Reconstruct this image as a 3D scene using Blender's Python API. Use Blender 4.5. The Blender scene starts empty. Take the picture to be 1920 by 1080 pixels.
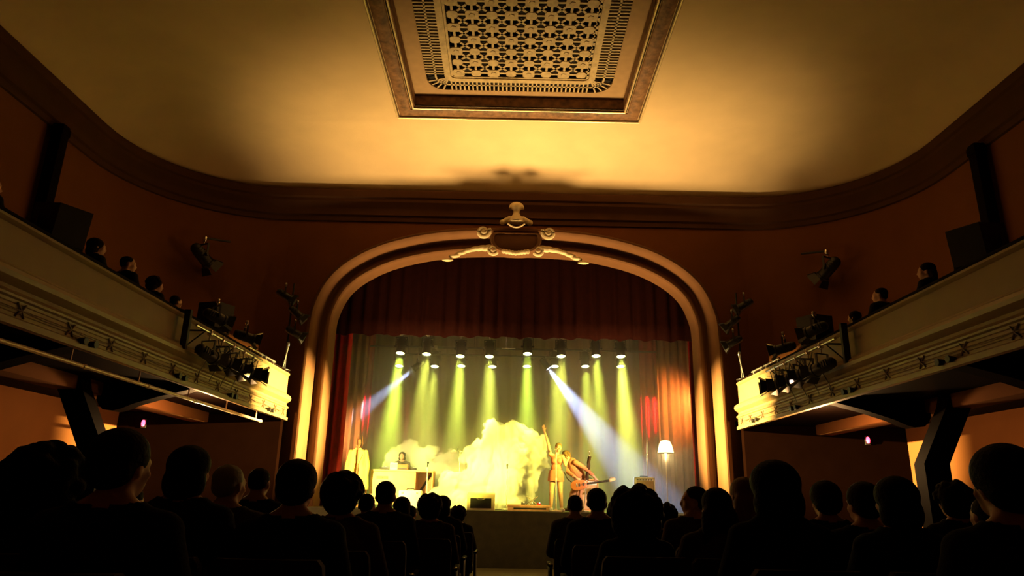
import bpy, bmesh, math, random
import numpy as np
from mathutils import Vector, Matrix, noise
R = math.radians
random.seed(7)
scn = bpy.context.scene
col = scn.collection

# ---------------------------------------------------------------- camera, world, exposure, large lights
cd = bpy.data.cameras.new('camera')
cam = bpy.data.objects.new('camera', cd)
col.objects.link(cam)
cd.sensor_width = 36
cd.lens = 1300 / 1920 * 36
cd.clip_end = 200
pitch, roll = .2934, -.0211
fw = Vector((0, math.cos(pitch), math.sin(pitch)))
up0 = Vector((0, -math.sin(pitch), math.cos(pitch)))
rt0 = Vector((1, 0, 0))
rt = rt0 * math.cos(roll) - up0 * math.sin(roll)
up = rt0 * math.sin(roll) + up0 * math.cos(roll)
M = Matrix((rt, up, -fw)).transposed().to_4x4()
M.translation = Vector((-.076, 0, 1.1))
cam.matrix_world = M
scn.camera = cam

w = bpy.data.worlds.new('world')
scn.world = w
w.use_nodes = True
w.node_tree.nodes['Background'].inputs[0].default_value = (.02, .012, .006, 1)
w.node_tree.nodes['Background'].inputs[1].default_value = .0
vs = scn.view_settings
vs.view_transform = 'Standard'
vs.look = 'None'
vs.gamma = 1
vs.use_curve_mapping = False
vs.exposure = 0
scn.cycles.volume_bounces = 3
scn.cycles.max_bounces = 8
scn.cycles.sample_clamp_indirect = 4

def spot(name, loc, aim, energy, color, size=40, blend=.6, radius=.06, parent=None):
    l = bpy.data.lights.new(name, 'SPOT')
    l.energy = energy
    l.color = color
    l.spot_size = R(size)
    l.spot_blend = blend
    l.shadow_soft_size = radius
    o = bpy.data.objects.new(name, l)
    col.objects.link(o)
    o.location = loc
    o.rotation_euler = (Vector(aim) - Vector(loc)).to_track_quat('-Z', 'Y').to_euler()
    return o

# added unseen lamps at the stage lip, standing in for light off the stage: a tight pool on the ceiling and a weak warm spill into the hall
spot('added_uplight_ceiling', (.15, 16.6, 1.0), (.35, 16.0, 9.5), 500, (1, .60, .21), 110, 1, .9)
for x0, x1, e in ((-2.6, -1.7, 4300), (2.8, 2.4, 4500)):
    spot('added_uplight_ceiling', (x0, 16.6, 1.0), (x1, 17.05, 9.5), e * .92, (1, .63, .24), 77, 1, .7)
spot('added_spill_hall', (0, 16.7, 1.2), (0, 9.5, 3.6), 26, (1, .48, .15), 165, .6, .3)
# lamps under the side balconies, between the brackets
for sx in (-1, 1):
    for y, e in ((13.9, 300),):
        l = bpy.data.lights.new('balcony_lamp', 'POINT'); l.energy = e; l.color = (1, .54, .20); l.shadow_soft_size = .08
        o = bpy.data.objects.new('balcony_lamp', l); col.objects.link(o); o.location = (sx * 6.1, y, 2.25)

# ---------------------------------------------------------------- materials
MATS = {}
def mat(name, c, rough=.6, metal=0, em=None, es=0, var=.12, scale=6, bump=0, bscale=40, spec=.4):
    if name in MATS: return MATS[name]
    m = bpy.data.materials.new(name)
    m.use_nodes = True
    nt = m.node_tree
    b = nt.nodes['Principled BSDF']
    b.inputs['Roughness'].default_value = rough
    b.inputs['Metallic'].default_value = metal
    b.inputs['Specular IOR Level'].default_value = spec
    tc = nt.nodes.new('ShaderNodeTexCoord')
    n = nt.nodes.new('ShaderNodeTexNoise')
    n.inputs['Scale'].default_value = scale
    n.inputs['Detail'].default_value = 5
    nt.links.new(tc.outputs['Object'], n.inputs['Vector'])
    r = nt.nodes.new('ShaderNodeValToRGB')
    r.color_ramp.elements[0].position = .3
    r.color_ramp.elements[1].position = .7
    r.color_ramp.elements[0].color = tuple(x * (1 - var) for x in c[:3]) + (1,)
    r.color_ramp.elements[1].color = tuple(min(1, x * (1 + var)) for x in c[:3]) + (1,)
    nt.links.new(n.outputs['Fac'], r.inputs['Fac'])
    nt.links.new(r.outputs['Color'], b.inputs['Base Color'])
    if bump:
        n2 = nt.nodes.new('ShaderNodeTexNoise')
        n2.inputs['Scale'].default_value = bscale
        n2.inputs['Detail'].default_value = 6
        nt.links.new(tc.outputs['Object'], n2.inputs['Vector'])
        bp = nt.nodes.new('ShaderNodeBump')
        bp.inputs['Strength'].default_value = bump
        bp.inputs['Distance'].default_value = .02
        nt.links.new(n2.outputs['Fac'], bp.inputs['Height'])
        nt.links.new(bp.outputs['Normal'], b.inputs['Normal'])
    if em:
        b.inputs['Emission Color'].default_value = tuple(em) + (1,)
        b.inputs['Emission Strength'].default_value = es
        m.cycles.emission_sampling = 'NONE'
    MATS[name] = m
    return m

def volmat(name, c, density, aniso=0, absorb=None):
    m = bpy.data.materials.new(name)
    m.use_nodes = True
    nt = m.node_tree
    nt.nodes.clear()
    out = nt.nodes.new('ShaderNodeOutputMaterial')
    v = nt.nodes.new('ShaderNodeVolumeScatter')
    v.inputs['Color'].default_value = tuple(c) + (1,)
    v.inputs['Density'].default_value = density
    v.inputs['Anisotropy'].default_value = aniso
    nt.links.new(v.outputs[0], out.inputs['Volume'])
    m.cycles.homogeneous_volume = True
    return m

PLASTER = mat('ceiling plaster', (.70, .52, .29), .9, var=.05, scale=1.2, bump=.12, bscale=25)
WALL = mat('ochre wall plaster', (.155, .056, .017), .9, spec=.1, var=.06, scale=1.5, bump=.12, bscale=30)
ARCH = mat('arch plaster', (.125, .058, .025), .75, spec=.08, var=.05, scale=3, bump=.08, bscale=30)
BALC = mat('balcony plaster', (.185, .12, .05), .5, spec=.5, var=.05, scale=3, bump=.05, bscale=30)
CORN = mat('cornice brown paint', (.075, .032, .013), .8, spec=.1, var=.08, scale=2)
CREAM = mat('cream plaster', (.55, .44, .27), .6, var=.1, scale=8, bump=.2, bscale=30)
GILT = mat('old gilt plaster', (.46, .345, .18), .5, var=.2, scale=9, bump=.3, bscale=30)
BEAD = mat('gilt bead', (.85, .68, .38), .35, metal=.3, var=.1, scale=20)
BROWNREL = mat('brown relief and recess shade', (.20, .10, .045), .6, var=.5, scale=7, bump=.8, bscale=14)
DKWALL = mat('wall darkened for shade', (.003, .001, .0005), .9, spec=0, var=.1, scale=2)  # near black colour paints in the shade on this unlit wall
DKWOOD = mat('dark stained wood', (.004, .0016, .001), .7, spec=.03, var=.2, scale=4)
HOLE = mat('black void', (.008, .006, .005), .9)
CARPET = mat('olive carpet', (.09, .09, .035), .95, var=.25, scale=30, bump=.3, bscale=120)
STAGE = mat('dark stage boards', (.06, .058, .026), .7, var=.2, scale=5)
BLACKM = mat('black enamel', (.012, .011, .01), .45, var=.2, scale=10)
CHROME = mat('steel', (.75, .72, .66), .25, metal=.9, var=.05)
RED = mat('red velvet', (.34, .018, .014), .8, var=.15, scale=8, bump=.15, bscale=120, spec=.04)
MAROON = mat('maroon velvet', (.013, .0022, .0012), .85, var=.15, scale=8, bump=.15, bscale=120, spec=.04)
BACKD = mat('charcoal drape', (.10, .065, .035), .95, var=.15, scale=8, spec=.04)
LEGD = mat('brown drape', (.22, .10, .05), .9, var=.15, scale=8, spec=.04)

# ---------------------------------------------------------------- mesh helpers
class G:
    def __init__(s): s.bm = bmesh.new()
    def box(s, c, d, rot=None, bev=0):
        r = bmesh.ops.create_cube(s.bm, size=1)
        vs_ = r['verts']
        for v in vs_: v.co = Vector((v.co.x * d[0], v.co.y * d[1], v.co.z * d[2]))
        if bev:
            es = list({e for v in vs_ for e in v.link_edges})
            rb = bmesh.ops.bevel(s.bm, geom=es, offset=bev, segments=2, profile=.5, affect='EDGES')
            vs_ = list({v for f in rb['faces'] for v in f.verts} | {v for v in vs_ if v.is_valid})
        m = (rot.to_4x4() if rot else Matrix.Identity(4))
        m.translation = Vector(c)
        bmesh.ops.transform(s.bm, matrix=m, verts=vs_)
        return s
    def cone(s, a, b, r0, r1=None, seg=12, caps=True):
        a, b = Vector(a), Vector(b)
        r1 = r0 if r1 is None else r1
        d = b - a
        r = bmesh.ops.create_cone(s.bm, cap_ends=caps, segments=seg, radius1=max(r0, 1e-4), radius2=max(r1, 1e-4), depth=d.length)
        m = d.to_track_quat('Z', 'Y').to_matrix().to_4x4()
        m.translation = (a + b) / 2
        bmesh.ops.transform(s.bm, matrix=m, verts=r['verts'])
        return s
    def ball(s, c, r, sub=2, rot=None):
        if not hasattr(r, '__len__'): r = (r, r, r)
        q = bmesh.ops.create_icosphere(s.bm, subdivisions=sub, radius=1)
        m = (rot.to_4x4() if rot else Matrix.Identity(4))
        m = Matrix.Translation(Vector(c)) @ m @ Matrix.Diagonal((r[0], r[1], r[2], 1))
        bmesh.ops.transform(s.bm, matrix=m, verts=q['verts'])
        return s
    def cap(s, a, b, r0, r1):
        s.cone(a, b, r0, r1, 14)
        s.ball(a, r0, 2); s.ball(b, r1, 2)
        return s
    def tube(s, pts, r, seg=8):
        pts = [Vector(p) for p in pts]
        rings = []
        for i, p in enumerate(pts):
            t = (pts[min(i + 1, len(pts) - 1)] - pts[max(i - 1, 0)]).normalized()
            q = t.to_track_quat('Z', 'Y')
            rr = r[i] if hasattr(r, '__len__') else r
            rings.append([s.bm.verts.new(p + q @ Vector((math.cos(k * 2 * math.pi / seg) * rr, math.sin(k * 2 * math.pi / seg) * rr, 0))) for k in range(seg)])
        s.skin(rings, True)
        s.bm.faces.new(rings[0][::-1]); s.bm.faces.new(rings[-1])
        return s
    def skin(s, rings, closed):
        n = len(rings[0])
        for a, b in zip(rings, rings[1:]):
            for k in range(n if closed else n - 1):
                k2 = (k + 1) % n
                try: s.bm.faces.new((a[k], a[k2], b[k2], b[k]))
                except ValueError: pass
    def loft(s, rings, closed=True, caps=True):
        rr = [[s.bm.verts.new(Vector(p)) for p in ring] for ring in rings]
        s.skin(rr, closed)
        if caps and closed:
            s.bm.faces.new(rr[0][::-1]); s.bm.faces.new(rr[-1])
        return s
    def lathe(s, prof, c=(0, 0, 0), seg=24):
        c = Vector(c)
        rings = [[c + Vector((r * math.cos(2 * math.pi * k / seg), r * math.sin(2 * math.pi * k / seg), z)) for k in range(seg)] for r, z in prof]
        return s.loft(rings)
    def prism(s, poly, a, b, axis):
        # poly of 2-D points extruded from a to b along axis ('x','y','z')
        def P(u, v, t): return {'x': (t, u, v), 'y': (u, t, v), 'z': (u, v, t)}[axis]
        return s.loft([[P(u, v, a) for u, v in poly], [P(u, v, b) for u, v in poly]])
    def xf(s, m):
        bmesh.ops.transform(s.bm, matrix=m, verts=s.bm.verts[:]); return s

def mesh_of(g, name):
    bmesh.ops.recalc_face_normals(g.bm, faces=g.bm.faces[:])
    me = bpy.data.meshes.new(name)
    g.bm.to_mesh(me)
    g.bm.free()
    return me
def finish(me, smooth=40):
    if smooth:
        me.polygons.foreach_set('use_smooth', [True] * len(me.polygons))
        me.set_sharp_from_angle(angle=R(smooth))
    me.update()
def build(name, g, m, parent=None, smooth=40, loc=None):
    me = mesh_of(g, name) if isinstance(g, G) else g
    finish(me, smooth)
    if m and not me.materials: me.materials.append(m)
    o = bpy.data.objects.new(name, me)
    col.objects.link(o)
    if parent: o.parent = parent
    if loc is not None: o.location = loc
    return o
def tag(o, label=None, cat=None, group=None, kind=None):
    if label: o['label'] = label
    if cat: o['category'] = cat
    if group: o['group'] = group
    if kind: o['kind'] = kind
    return o
def empty(name, loc, rz=0):
    o = bpy.data.objects.new(name, None)
    col.objects.link(o)
    o.location = loc
    o.rotation_euler = (0, 0, rz)
    o.empty_display_size = .1
    return o
KIDS = {}
def copy_tree(o, parent=None):
    c = o.copy()
    col.objects.link(c)
    if parent: c.parent = parent
    for ch in [x for x in o.children]: copy_tree(ch, c)
    return c
def remesh(g, voxel, smooth_it=3):
    me = mesh_of(g, 'tmp')
    o = bpy.data.objects.new('tmp', me)
    col.objects.link(o)
    md = o.modifiers.new('r', 'REMESH'); md.mode = 'VOXEL'; md.voxel_size = voxel
    if smooth_it:
        sm = o.modifiers.new('s', 'SMOOTH'); sm.iterations = smooth_it; sm.factor = .5
    dg = bpy.context.evaluated_depsgraph_get()
    out = bpy.data.meshes.new_from_object(o.evaluated_get(dg))
    bpy.data.objects.remove(o)
    return out
def struct(name, g, m, label, smooth=40, parent=None):
    o = build(name, g, m, parent, smooth)
    return tag(o, label, None, None, 'structure') if not parent else o

# ---------------------------------------------------------------- the room
CX, CY, RW = 6.2, 14.25, 3.55           # rounded front corners of the hall
def plan(off, y0=-3, n=14):             # wall line, off metres inside it, from back left round the front to back right
    pts = [(-(CX + RW - off), y0), (-(CX + RW - off), 8), (-(CX + RW - off), CY)]
    pts += [(-CX - (RW - off) * math.cos(a), CY + (RW - off) * math.sin(a)) for a in [math.pi / 2 * k / n for k in range(1, n)]]
    pts += [(-CX, CY + RW - off)]
    return pts + [(-x, y) for x, y in reversed(pts)]
FZ = lambda y: .08 - .03 * y            # raked floor

g = G()
g.loft([[(-10, -3, FZ(-3)), (10, -3, FZ(-3)), (10, -3, FZ(-3) - .2), (-10, -3, FZ(-3) - .2)],
        [(-10, 18, FZ(18)), (10, 18, FZ(18)), (10, 18, FZ(18) - .2), (-10, 18, FZ(18) - .2)]])
struct('floor', g, CARPET, 'raked auditorium floor with dark olive carpet in the centre aisle')
for s, nm in ((-1, 'left'), (1, 'right')):
    g = G()
    W = CX + RW
    g.box((s * 9.71, 7.4, 1.2), (.26, 20.8, 3.75))                 # straight wall below the balcony
    up_ = [(x, y) for x, y in plan(0) if x * s > 0]
    if s > 0: up_ = up_[::-1]
    ring = []
    for i, (x, y) in enumerate(up_):
        k = 1.2 if i > 1 else 1
        nx, ny = (s * .2, 0) if i < 3 else (Vector((x - s * CX, y - CY)).normalized() * .2)
        ring.append([(x, y, 3.0), (x + nx, y + ny, 3.0), (x + nx, y + ny, 9.9), (x, y, 9.9)])
    g.loft(ring)
    struct('wall_' + nm, g, WALL, 'ochre plaster side wall on the %s, rounded where it meets the stage end' % nm, 50)
    g = G()
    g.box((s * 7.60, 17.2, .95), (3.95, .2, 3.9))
    struct('wall_stage_' + nm, g, DKWALL, 'wall darkened for shade under the balcony beside the proscenium, %s' % nm)
g = G(); g.box((0, -3.1, 5), (20, .2, 11)); struct('wall_back', g, WALL, 'rear wall of the hall behind the camera')

# proscenium wall with its arched opening
IN = [(4.75, -.42), (4.75, 2), (4.75, 4), (4.75, 5.2), (4.70, 5.65), (4.52, 6.12), (4.27, 6.44), (3.92, 6.71), (3.45, 6.96), (2.9, 7.15), (2.2, 7.31), (1.5, 7.40), (.75, 7.44), (0, 7.45)]
def cr(pts, n=5):
    out = []
    P = [Vector(p) for p in pts]
    for i in range(len(P) - 1):
        p0, p1, p2, p3 = P[max(i - 1, 0)], P[i], P[i + 1], P[min(i + 2, len(P) - 1)]
        for k in range(n):
            t = k / n
            out.append(.5 * ((2 * p1) + (p2 - p0) * t + (2 * p0 - 5 * p1 + 4 * p2 - p3) * t * t + (-p0 + 3 * p1 - 3 * p2 + p3) * t ** 3))
    out.append(P[-1])
    return out
half = cr(IN)
arch = [(-p.x, p.y) for p in half] + [(p.x, p.y) for p in reversed(half[:-1])]
nrm = []
for i in range(len(arch)):
    a, b = Vector(arch[max(i - 1, 0)]), Vector(arch[min(i + 1, len(arch) - 1)])
    t = (b - a).normalized()
    nrm.append(Vector((-t.y, t.x)))
def apt(i, n, y): 
    p = Vector(arch[i]) + nrm[i] * n
    return (p.x, y, p.y)
g = G()
rings = []
for i in range(len(arch)):
    x, z = apt(i, .3, 0)[0], apt(i, .3, 0)[2]
    tx = -6.6 + 13.2 * i / (len(arch) - 1)
    ang = i / (len(arch) - 1)
    # outer rectangle point reached by walking up the left side, along the top and down the right side
    if z < 5.3: ox, oz = math.copysign(6.6, x), z
    else:
        d = Vector((x, z - 5.3)).normalized()
        k = min(6.6 / max(abs(d.x), 1e-6), 4.5 / max(d.y, 1e-6))
        ox, oz = d.x * k, 5.3 + d.y * k
    rings.append([(x, 17.8, z), (ox, 17.8, oz), (ox, 18.05, oz), (x, 18.05, z)])
g.loft(rings)
struct('wall_front', g, WALL, 'ochre plaster wall above and around the stage opening', 30)

prof = [(0, 18.1), (0, 17.62), (.015, 17.56), (.05, 17.53), (.11, 17.53), (.155, 17.56), (.17, 17.60), (.20, 17.66), (.25, 17.69), (.31, 17.66), (.35, 17.58),
        (.365, 17.46), (.38, 17.36), (.42, 17.29), (.47, 17.26), (.52, 17.27), (.56, 17.32), (.585, 17.40), (.59, 17.5), (.59, 17.79), (.3, 18.1)]
g = G()
g.loft([[apt(i, n, y) for n, y in prof] for i in range(len(arch))])
struct('trim_1', g, ARCH, 'tan moulded plaster surround of the proscenium arch', 35)

# cornice all round, below the coved ceiling
cp = [(0, 8.28), (.05, 8.30), (.06, 8.42), (.11, 8.46), (.11, 8.60), (.14, 8.66), (.2, 8.74), (.24, 8.80), (.24, 8.88), (.29, 8.92), (.30, 9.02), (.30, 9.10), (.27, 9.14), (0, 9.14)]
g = G()
pl = [plan(o) for o, z in cp]
g.loft([[(pl[j][i][0], pl[j][i][1], cp[j][1]) for j in range(len(cp))] for i in range(len(pl[0]))])
struct('trim_2', g, CORN, 'dark brown stepped cornice running round the top of the walls', 30)

# ceiling with cove and a rectangular well for the ventilation panel
PX, PY0, PY1 = 2.47, 6.0, 14.45
g = G()
cv = [(.05, 9.10), (.2, 9.25), (.45, 9.45), (.8, 9.64), (1.25, 9.79), (1.8, 9.87), (2.5, 9.9)]
rings = [[g.bm.verts.new((x, y, z)) for x, y in plan(o)] for o, z in cv]
g.skin(rings, False)
inner = rings[-1]
rect = [g.bm.verts.new(p) for p in ((-PX, PY0, 9.9), (-PX, PY1, 9.9), (PX, PY1, 9.9), (PX, PY0, 9.9))]
back = [g.bm.verts.new((-PX, -3, 9.9)), g.bm.verts.new((PX, -3, 9.9))]
ft = [v for v in inner]
nI = len(ft)
midL = min(range(nI), key=lambda i: abs(ft[i].co.x + CX) + abs(ft[i].co.y - 15.3) * .1)
g.bm.faces.new(ft[:nI // 2] + [rect[1], rect[0], back[0]])
g.bm.faces.new(ft[nI // 2:] + [back[1], rect[3], rect[2]])
g.bm.faces.new([ft[nI // 2 - 1], ft[nI // 2], rect[2], rect[1]])
g.bm.faces.new([back[0], rect[0], rect[3], back[1]])
bmesh.ops.triangulate(g.bm, faces=[f for f in g.bm.faces if len(f.verts) > 4])
ceil = struct('ceiling', g, PLASTER, 'tan plaster ceiling with coved edges', 60)
md = ceil.modifiers.new('thick', 'SOLIDIFY'); md.thickness = .04; md.offset = 1

# ceiling ventilation panel
root = empty('ceiling_vent_panel', (0, 10.2, 9.9))
tag(root, 'large framed plaster grille panel recessed in the ceiling', 'ceiling panel', None, 'structure')
def rectsweep(pr, mtl, name, x1, y0, y1, sub=1):
    # pr: (offset outward, z) closed profile swept round the rectangle, in the panel's own coordinates
    g = G()
    cs = [(-1, y0, -1), (-1, y1, 1), (1, y1, 1), (1, y0, -1)]
    rings = [[(sx * (x1 + o), y + sy * o - 10.2, z) for o, z in pr] for sx, y, sy in cs]
    rings.append(rings[0])
    g.loft(rings, True, False)
    bmesh.ops.remove_doubles(g.bm, verts=g.bm.verts[:], dist=1e-5)
    return build(name, g, mtl, root, 30)
rectsweep([(0, .30), (0, .0), (.03, -.03), (.05, -.03), (.07, .0), (.09, .0), (.09, .30)], BROWNREL, 'recess_border', PX, PY0, PY1)  # dark brown stands in for the shade inside the recess
def circ(o, z, r): return [(o + r * math.cos(a * math.pi / 4), z + r * math.sin(a * math.pi / 4)) for a in range(8)]
rectsweep(circ(.035, -.04, .022), BEAD, 'inner_bead', PX, PY0, PY1)
rectsweep([(.09, .02), (.11, -.03), (.16, -.055), (.25, -.075), (.34, -.055), (.39, -.03), (.41, .02)], BROWNREL, 'relief_band', PX, PY0, PY1)
rectsweep([(.41, .02), (.42, -.05), (.44, -.05), (.49, -.015), (.50, .02)], BALC, 'outer_border', PX, PY0, PY1)
rectsweep(circ(.455, -.05, .02), BEAD, 'outer_bead', PX, PY0, PY1)
# flat margin round the grille
g = G()
def rrect(hx, y0, y1, r, n=6):
    pts = []
    for cx_, cy_, a0 in ((hx - r, y1 - r, 0), (-hx + r, y1 - r, 90), (-hx + r, y0 + r, 180), (hx - r, y0 + r, 270)):
        pts += [(cx_ + r * math.cos(R(a0 + 90 * k / n)), cy_ + r * math.sin(R(a0 + 90 * k / n)) - 10.2) for k in range(n + 1)]
    return pts
def ringplate(a, b, z0, z1):
    g.loft([[(x, y, z1) for x, y in a], [(x, y, z0) for x, y in a], [(x, y, z0) for x, y in b], [(x, y, z1) for x, y in b], [(x, y, z1) for x, y in a]], True, False)
oa = rrect(PX + .02, PY0, PY1, .01); ob = rrect(2.12, PY0 + .4, 14.2, .42)
ringplate(oa, ob, .30, .36)
build('plain_margin', g, mat('brown plaster', (.34, .215, .105), .8, var=.1), root, 30)
g = G()
ringplate(rrect(1.70, PY0 + .75, 13.83, .22), rrect(1.56, PY0 + .9, 13.70, .12), .275, .36)
ringplate(rrect(1.925, PY0 + .57, 14.01, .32), rrect(1.885, PY0 + .61, 13.97, .30), .30, .33)
# bars across the slotted border
for y in [PY0 + 1 + .098 * k for k in range(int((13.6 - PY0 - .9) / .098))]:
    for s in (-1, 1): g.box((s * 1.91, y - 10.2, .315), (.44, .036, .03))
for k in range(-16, 17): g.box((k * .098, 14.02 - 10.2 - .005, .315), (.036, .40, .03))
for s in (-1, 1):
    for a in (18, 36, 54, 72):
        d = Vector((s * math.cos(R(a)), math.sin(R(a)), 0))
        c = Vector((s * 1.62, 13.72 - 10.2, .315)) + d * .27
        g.box(c, (.44, .036, .03), Matrix.Rotation(math.atan2(d.y, d.x), 3, 'Z'))
build('margin_and_slots', g, GILT, root, 30)
# pierced lattice: alternate square bosses tied by little bars and rings
g = G()
pit = .392
for i in range(8):
    for j in range(18):
        x = (i - 3.5) * pit; y = 13.50 - j * pit - 10.2
        big = (i + j) % 2 == 0
        h = .130 if big else .108
        bev_ = .045
        pts = [(h, h - bev_), (h - bev_, h), (-h + bev_, h), (-h, h - bev_), (-h, -h + bev_), (-h + bev_, -h), (h - bev_, -h), (h, -h + bev_)]
        g.loft([[(x + u, y + v, .29) for u, v in pts], [(x + u, y + v, .33) for u, v in pts]])
        if big: g.ball((x, y, .29), (.07, .07, .03), 1)
        g.box((x + pit / 2, y, .315), (pit - .18, .05, .03))
        g.box((x, y - pit / 2, .315), (.05, pit - .18, .03))
        for a in (45, 135): g.box((x + pit / 2, y - pit / 2, .315), (.26, .05, .03), Matrix.Rotation(R(a), 3, 'Z'))
for s in (-1, 1): g.box((s * 1.53, 10.0 - 10.2, .315), (.05, 7.4, .03))
g.box((0, 13.68 - 10.2, .315), (3.1, .05, .03))
build('pierced_lattice', g, GILT, root, 30)
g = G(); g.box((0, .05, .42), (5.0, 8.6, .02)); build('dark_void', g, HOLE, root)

# ---------------------------------------------------------------- stage house
g = G()
g.box((0, 20.3, .1), (11.6, 7.4, 1.4), bev=.01)
g.box((0, 16.64, .76), (9.3, .06, .09), bev=.015)
struct('floor_stage', g, STAGE, 'raised dark stage platform with its plain front')

def drape(name, p0, p1, z0, z1, amp, n, m, label, hem=0, nz=6, group=None, top=None):
    g = G()
    p0, p1 = Vector(p0), Vector(p1)
    d = p1 - p0
    nn = Vector((d.y, -d.x)).normalized()
    nx = n * 8
    rows = []
    ph = random.random() * 6
    for j in range(nz + 1):
        t = j / nz
        row = []
        for i in range(nx + 1):
            u = i / nx
            a = amp * (math.sin(u * n * 2 * math.pi + ph) + .35 * math.sin(u * n * 3.3 * math.pi + 1 + t * .6)) * (1 - .35 * t)
            p = p0 + d * u + nn * a
            zt = top(p.x) if top else z1
            zb = z0 + (hem * abs(math.sin(u * n * math.pi / 2 + ph)) if hem else 0)
            row.append((p.x, p.y, zb + (zt - zb) * t))
        rows.append(row)
    g.loft(rows, False, False)
    o = build(name, g, m, None, 80)
    md = o.modifiers.new('thick', 'SOLIDIFY'); md.thickness = .012
    return tag(o, label, 'curtain', group)
g = G(); g.box((0, 20.9, 8.06), (13, 5.6, .12))
struct('ceiling_stage', g, HOLE, 'dark grid over the stage that the curtains and lighting bars hang from')
drape('backdrop_curtain', (-6.4, 23.5), (6.4, 23.5), .80, 8.0, .07, 34, BACKD, 'dark charcoal pleated drape closing the back of the stage')
drape('valance', (-5.1, 18.35), (5.1, 18.35), 5.20, 8.0, .05, 30, MAROON, 'dark maroon pleated valance hanging in the top of the arch', hem=.06)
drape('leg_curtain', (-5.9, 18.75), (-4.46, 18.75), .80, 8.0, .06, 7, RED, 'red velvet leg curtain just inside the left of the arch')
drape('leg_curtain', (4.80, 18.75), (5.9, 18.75), .80, 8.0, .06, 6, RED, 'red velvet leg curtain just inside the right of the arch')
drape('leg_curtain', (-6.1, 20.3), (-4.33, 20.3), .80, 8.0, .07, 8, LEGD, 'brown leg curtain behind the red one on the left of the stage')
drape('leg_curtain', (4.38, 21.0), (6.1, 21.0), .80, 8.0, .07, 8, LEGD, 'brown leg curtain glowing orange behind the floor lamp')
drape('leg_curtain', (-6.2, 22.5), (-4.55, 22.5), .80, 8.0, .07, 8, RED, 'rear red leg curtain with a pink patch of light, left of stage')
drape('leg_curtain', (4.15, 22.5), (6.2, 22.5), .80, 8.0, .07, 9, RED, 'rear red leg curtain with a bright red patch of light, right of stage')

# ---------------------------------------------------------------- balconies
PAR = [(-.12, 3.92), (-.12, 2.90), (.0, 2.90), (.03, 2.77), (.12, 2.77), (.125, 2.84), (.10, 2.855), (.075, 2.87),
       (.075, 2.905), (.065, 2.912), (.075, 2.919), (.075, 2.955), (.065, 2.962), (.075, 2.969), (.075, 3.005), (.065, 3.012), (.075, 3.02),
       (.08, 3.05), (.115, 3.065), (.12, 3.09), (.08, 3.11), (.05, 3.15), (.05, 3.19), (.10, 3.21), (.15, 3.25), (.165, 3.30), (.14, 3.35), (.08, 3.385), (.03, 3.40), (.0, 3.44),
       (.0, 3.845), (.03, 3.86), (.05, 3.88), (.05, 3.91), (.03, 3.92)]
ROPE = mat('rope light hooks', (.09, .045, .02), .6)
PIPEM = mat('painted conduit', (.55, .40, .30), .4, metal=.3)
for s, nm in ((-1, 'left'), (1, 'right')):
    b = empty('balcony', (s * 5.55, 8, 2.77))
    tag(b, 'side balcony along the %s wall with moulded plaster front' % nm, 'balcony', None, 'structure')
    def L(x, y, z): return (s * x - s * 5.55, y - 8, z - 2.77)
    g = G()
    ys = [-3, 5, 11, 16.55, 16.9, 17.02, 17.06]
    ins = [0, 0, 0, 0, .0, .03, .09]
    g.loft([[L(5.55 - u * (1 - i_ * 4) if u > 0 else 5.55 - u, y, z) for u, z in PAR] for y, i_ in zip(ys, ins)])
    build('parapet', g, BALC, b, 30)
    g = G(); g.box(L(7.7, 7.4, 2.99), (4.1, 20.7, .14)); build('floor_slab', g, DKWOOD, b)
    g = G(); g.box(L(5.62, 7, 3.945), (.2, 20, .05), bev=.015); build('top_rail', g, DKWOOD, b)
    g = G(); g.box(L(7.55, 7.4, 2.81), (.42, 19.2, .24), bev=.02); build('soffit_beam', g, WALL, b)
    for y in (12.55, 8.9, 5.2):
        g = G()
        p = [(5.75, 2.92), (5.75, 2.84), (6.3, 2.70), (6.75, 2.56), (6.95, 2.47), (7.1, 2.43), (7.28, 2.45), (7.36, 2.52), (7.42, 2.62), (7.42, 2.92)]
        g.loft([[L(x, y - .14, z) for x, z in p], [L(x, y + .14, z) for x, z in p]])
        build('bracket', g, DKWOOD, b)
    for y in (11.8, 8.1):
        g = G()
        def pr(cx_, z): return [L(cx_ - .21, y - .15, z), L(cx_ + .21, y - .15, z), L(cx_ + .21, y + .15, z), L(cx_ - .21, y + .15, z)]
        g.loft([pr(6.94, FZ(y)), pr(6.94, 1.77), pr(7.46, 2.72), pr(7.52, 2.92)])
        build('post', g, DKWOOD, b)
    # little crossed hooks along the frieze
    hy = [5.6, 6.5, 7.4, 8.3, 9.2, 10.1, 11.0, 11.9, 12.8, 13.7, 14.5, 15.3, 16.1, 16.7]
    for y in hy:
        g = G()
        for a in (-1, 1):
            g.tube([L(5.465, y - .07 * a, 3.03), L(5.455, y, 2.95), L(5.465, y + .07 * a, 2.88)], .011, 5)
        build('crossed_hook', g, ROPE, b)
    for y in (8.6, 11.2, 13.4, 15.6):
        g = G()
        for dy in (-.11, .11):
            g.cone(L(5.46, y + dy, 2.86), L(5.36, y + dy, 2.86), .035, .05, 10)
        build('small_lamp', g, BLACKM, b)
    g = G()
    for y0, y1 in zip(hy[:-1], hy[1:]):
        g.tube([L(5.455, y0 + (y1 - y0) * t, 2.955 - .02 * math.sin(math.pi * t)) for t in (0, .25, .5, .75, 1)], .006, 5)
    build('rope_light', g, ROPE, b)

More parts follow.
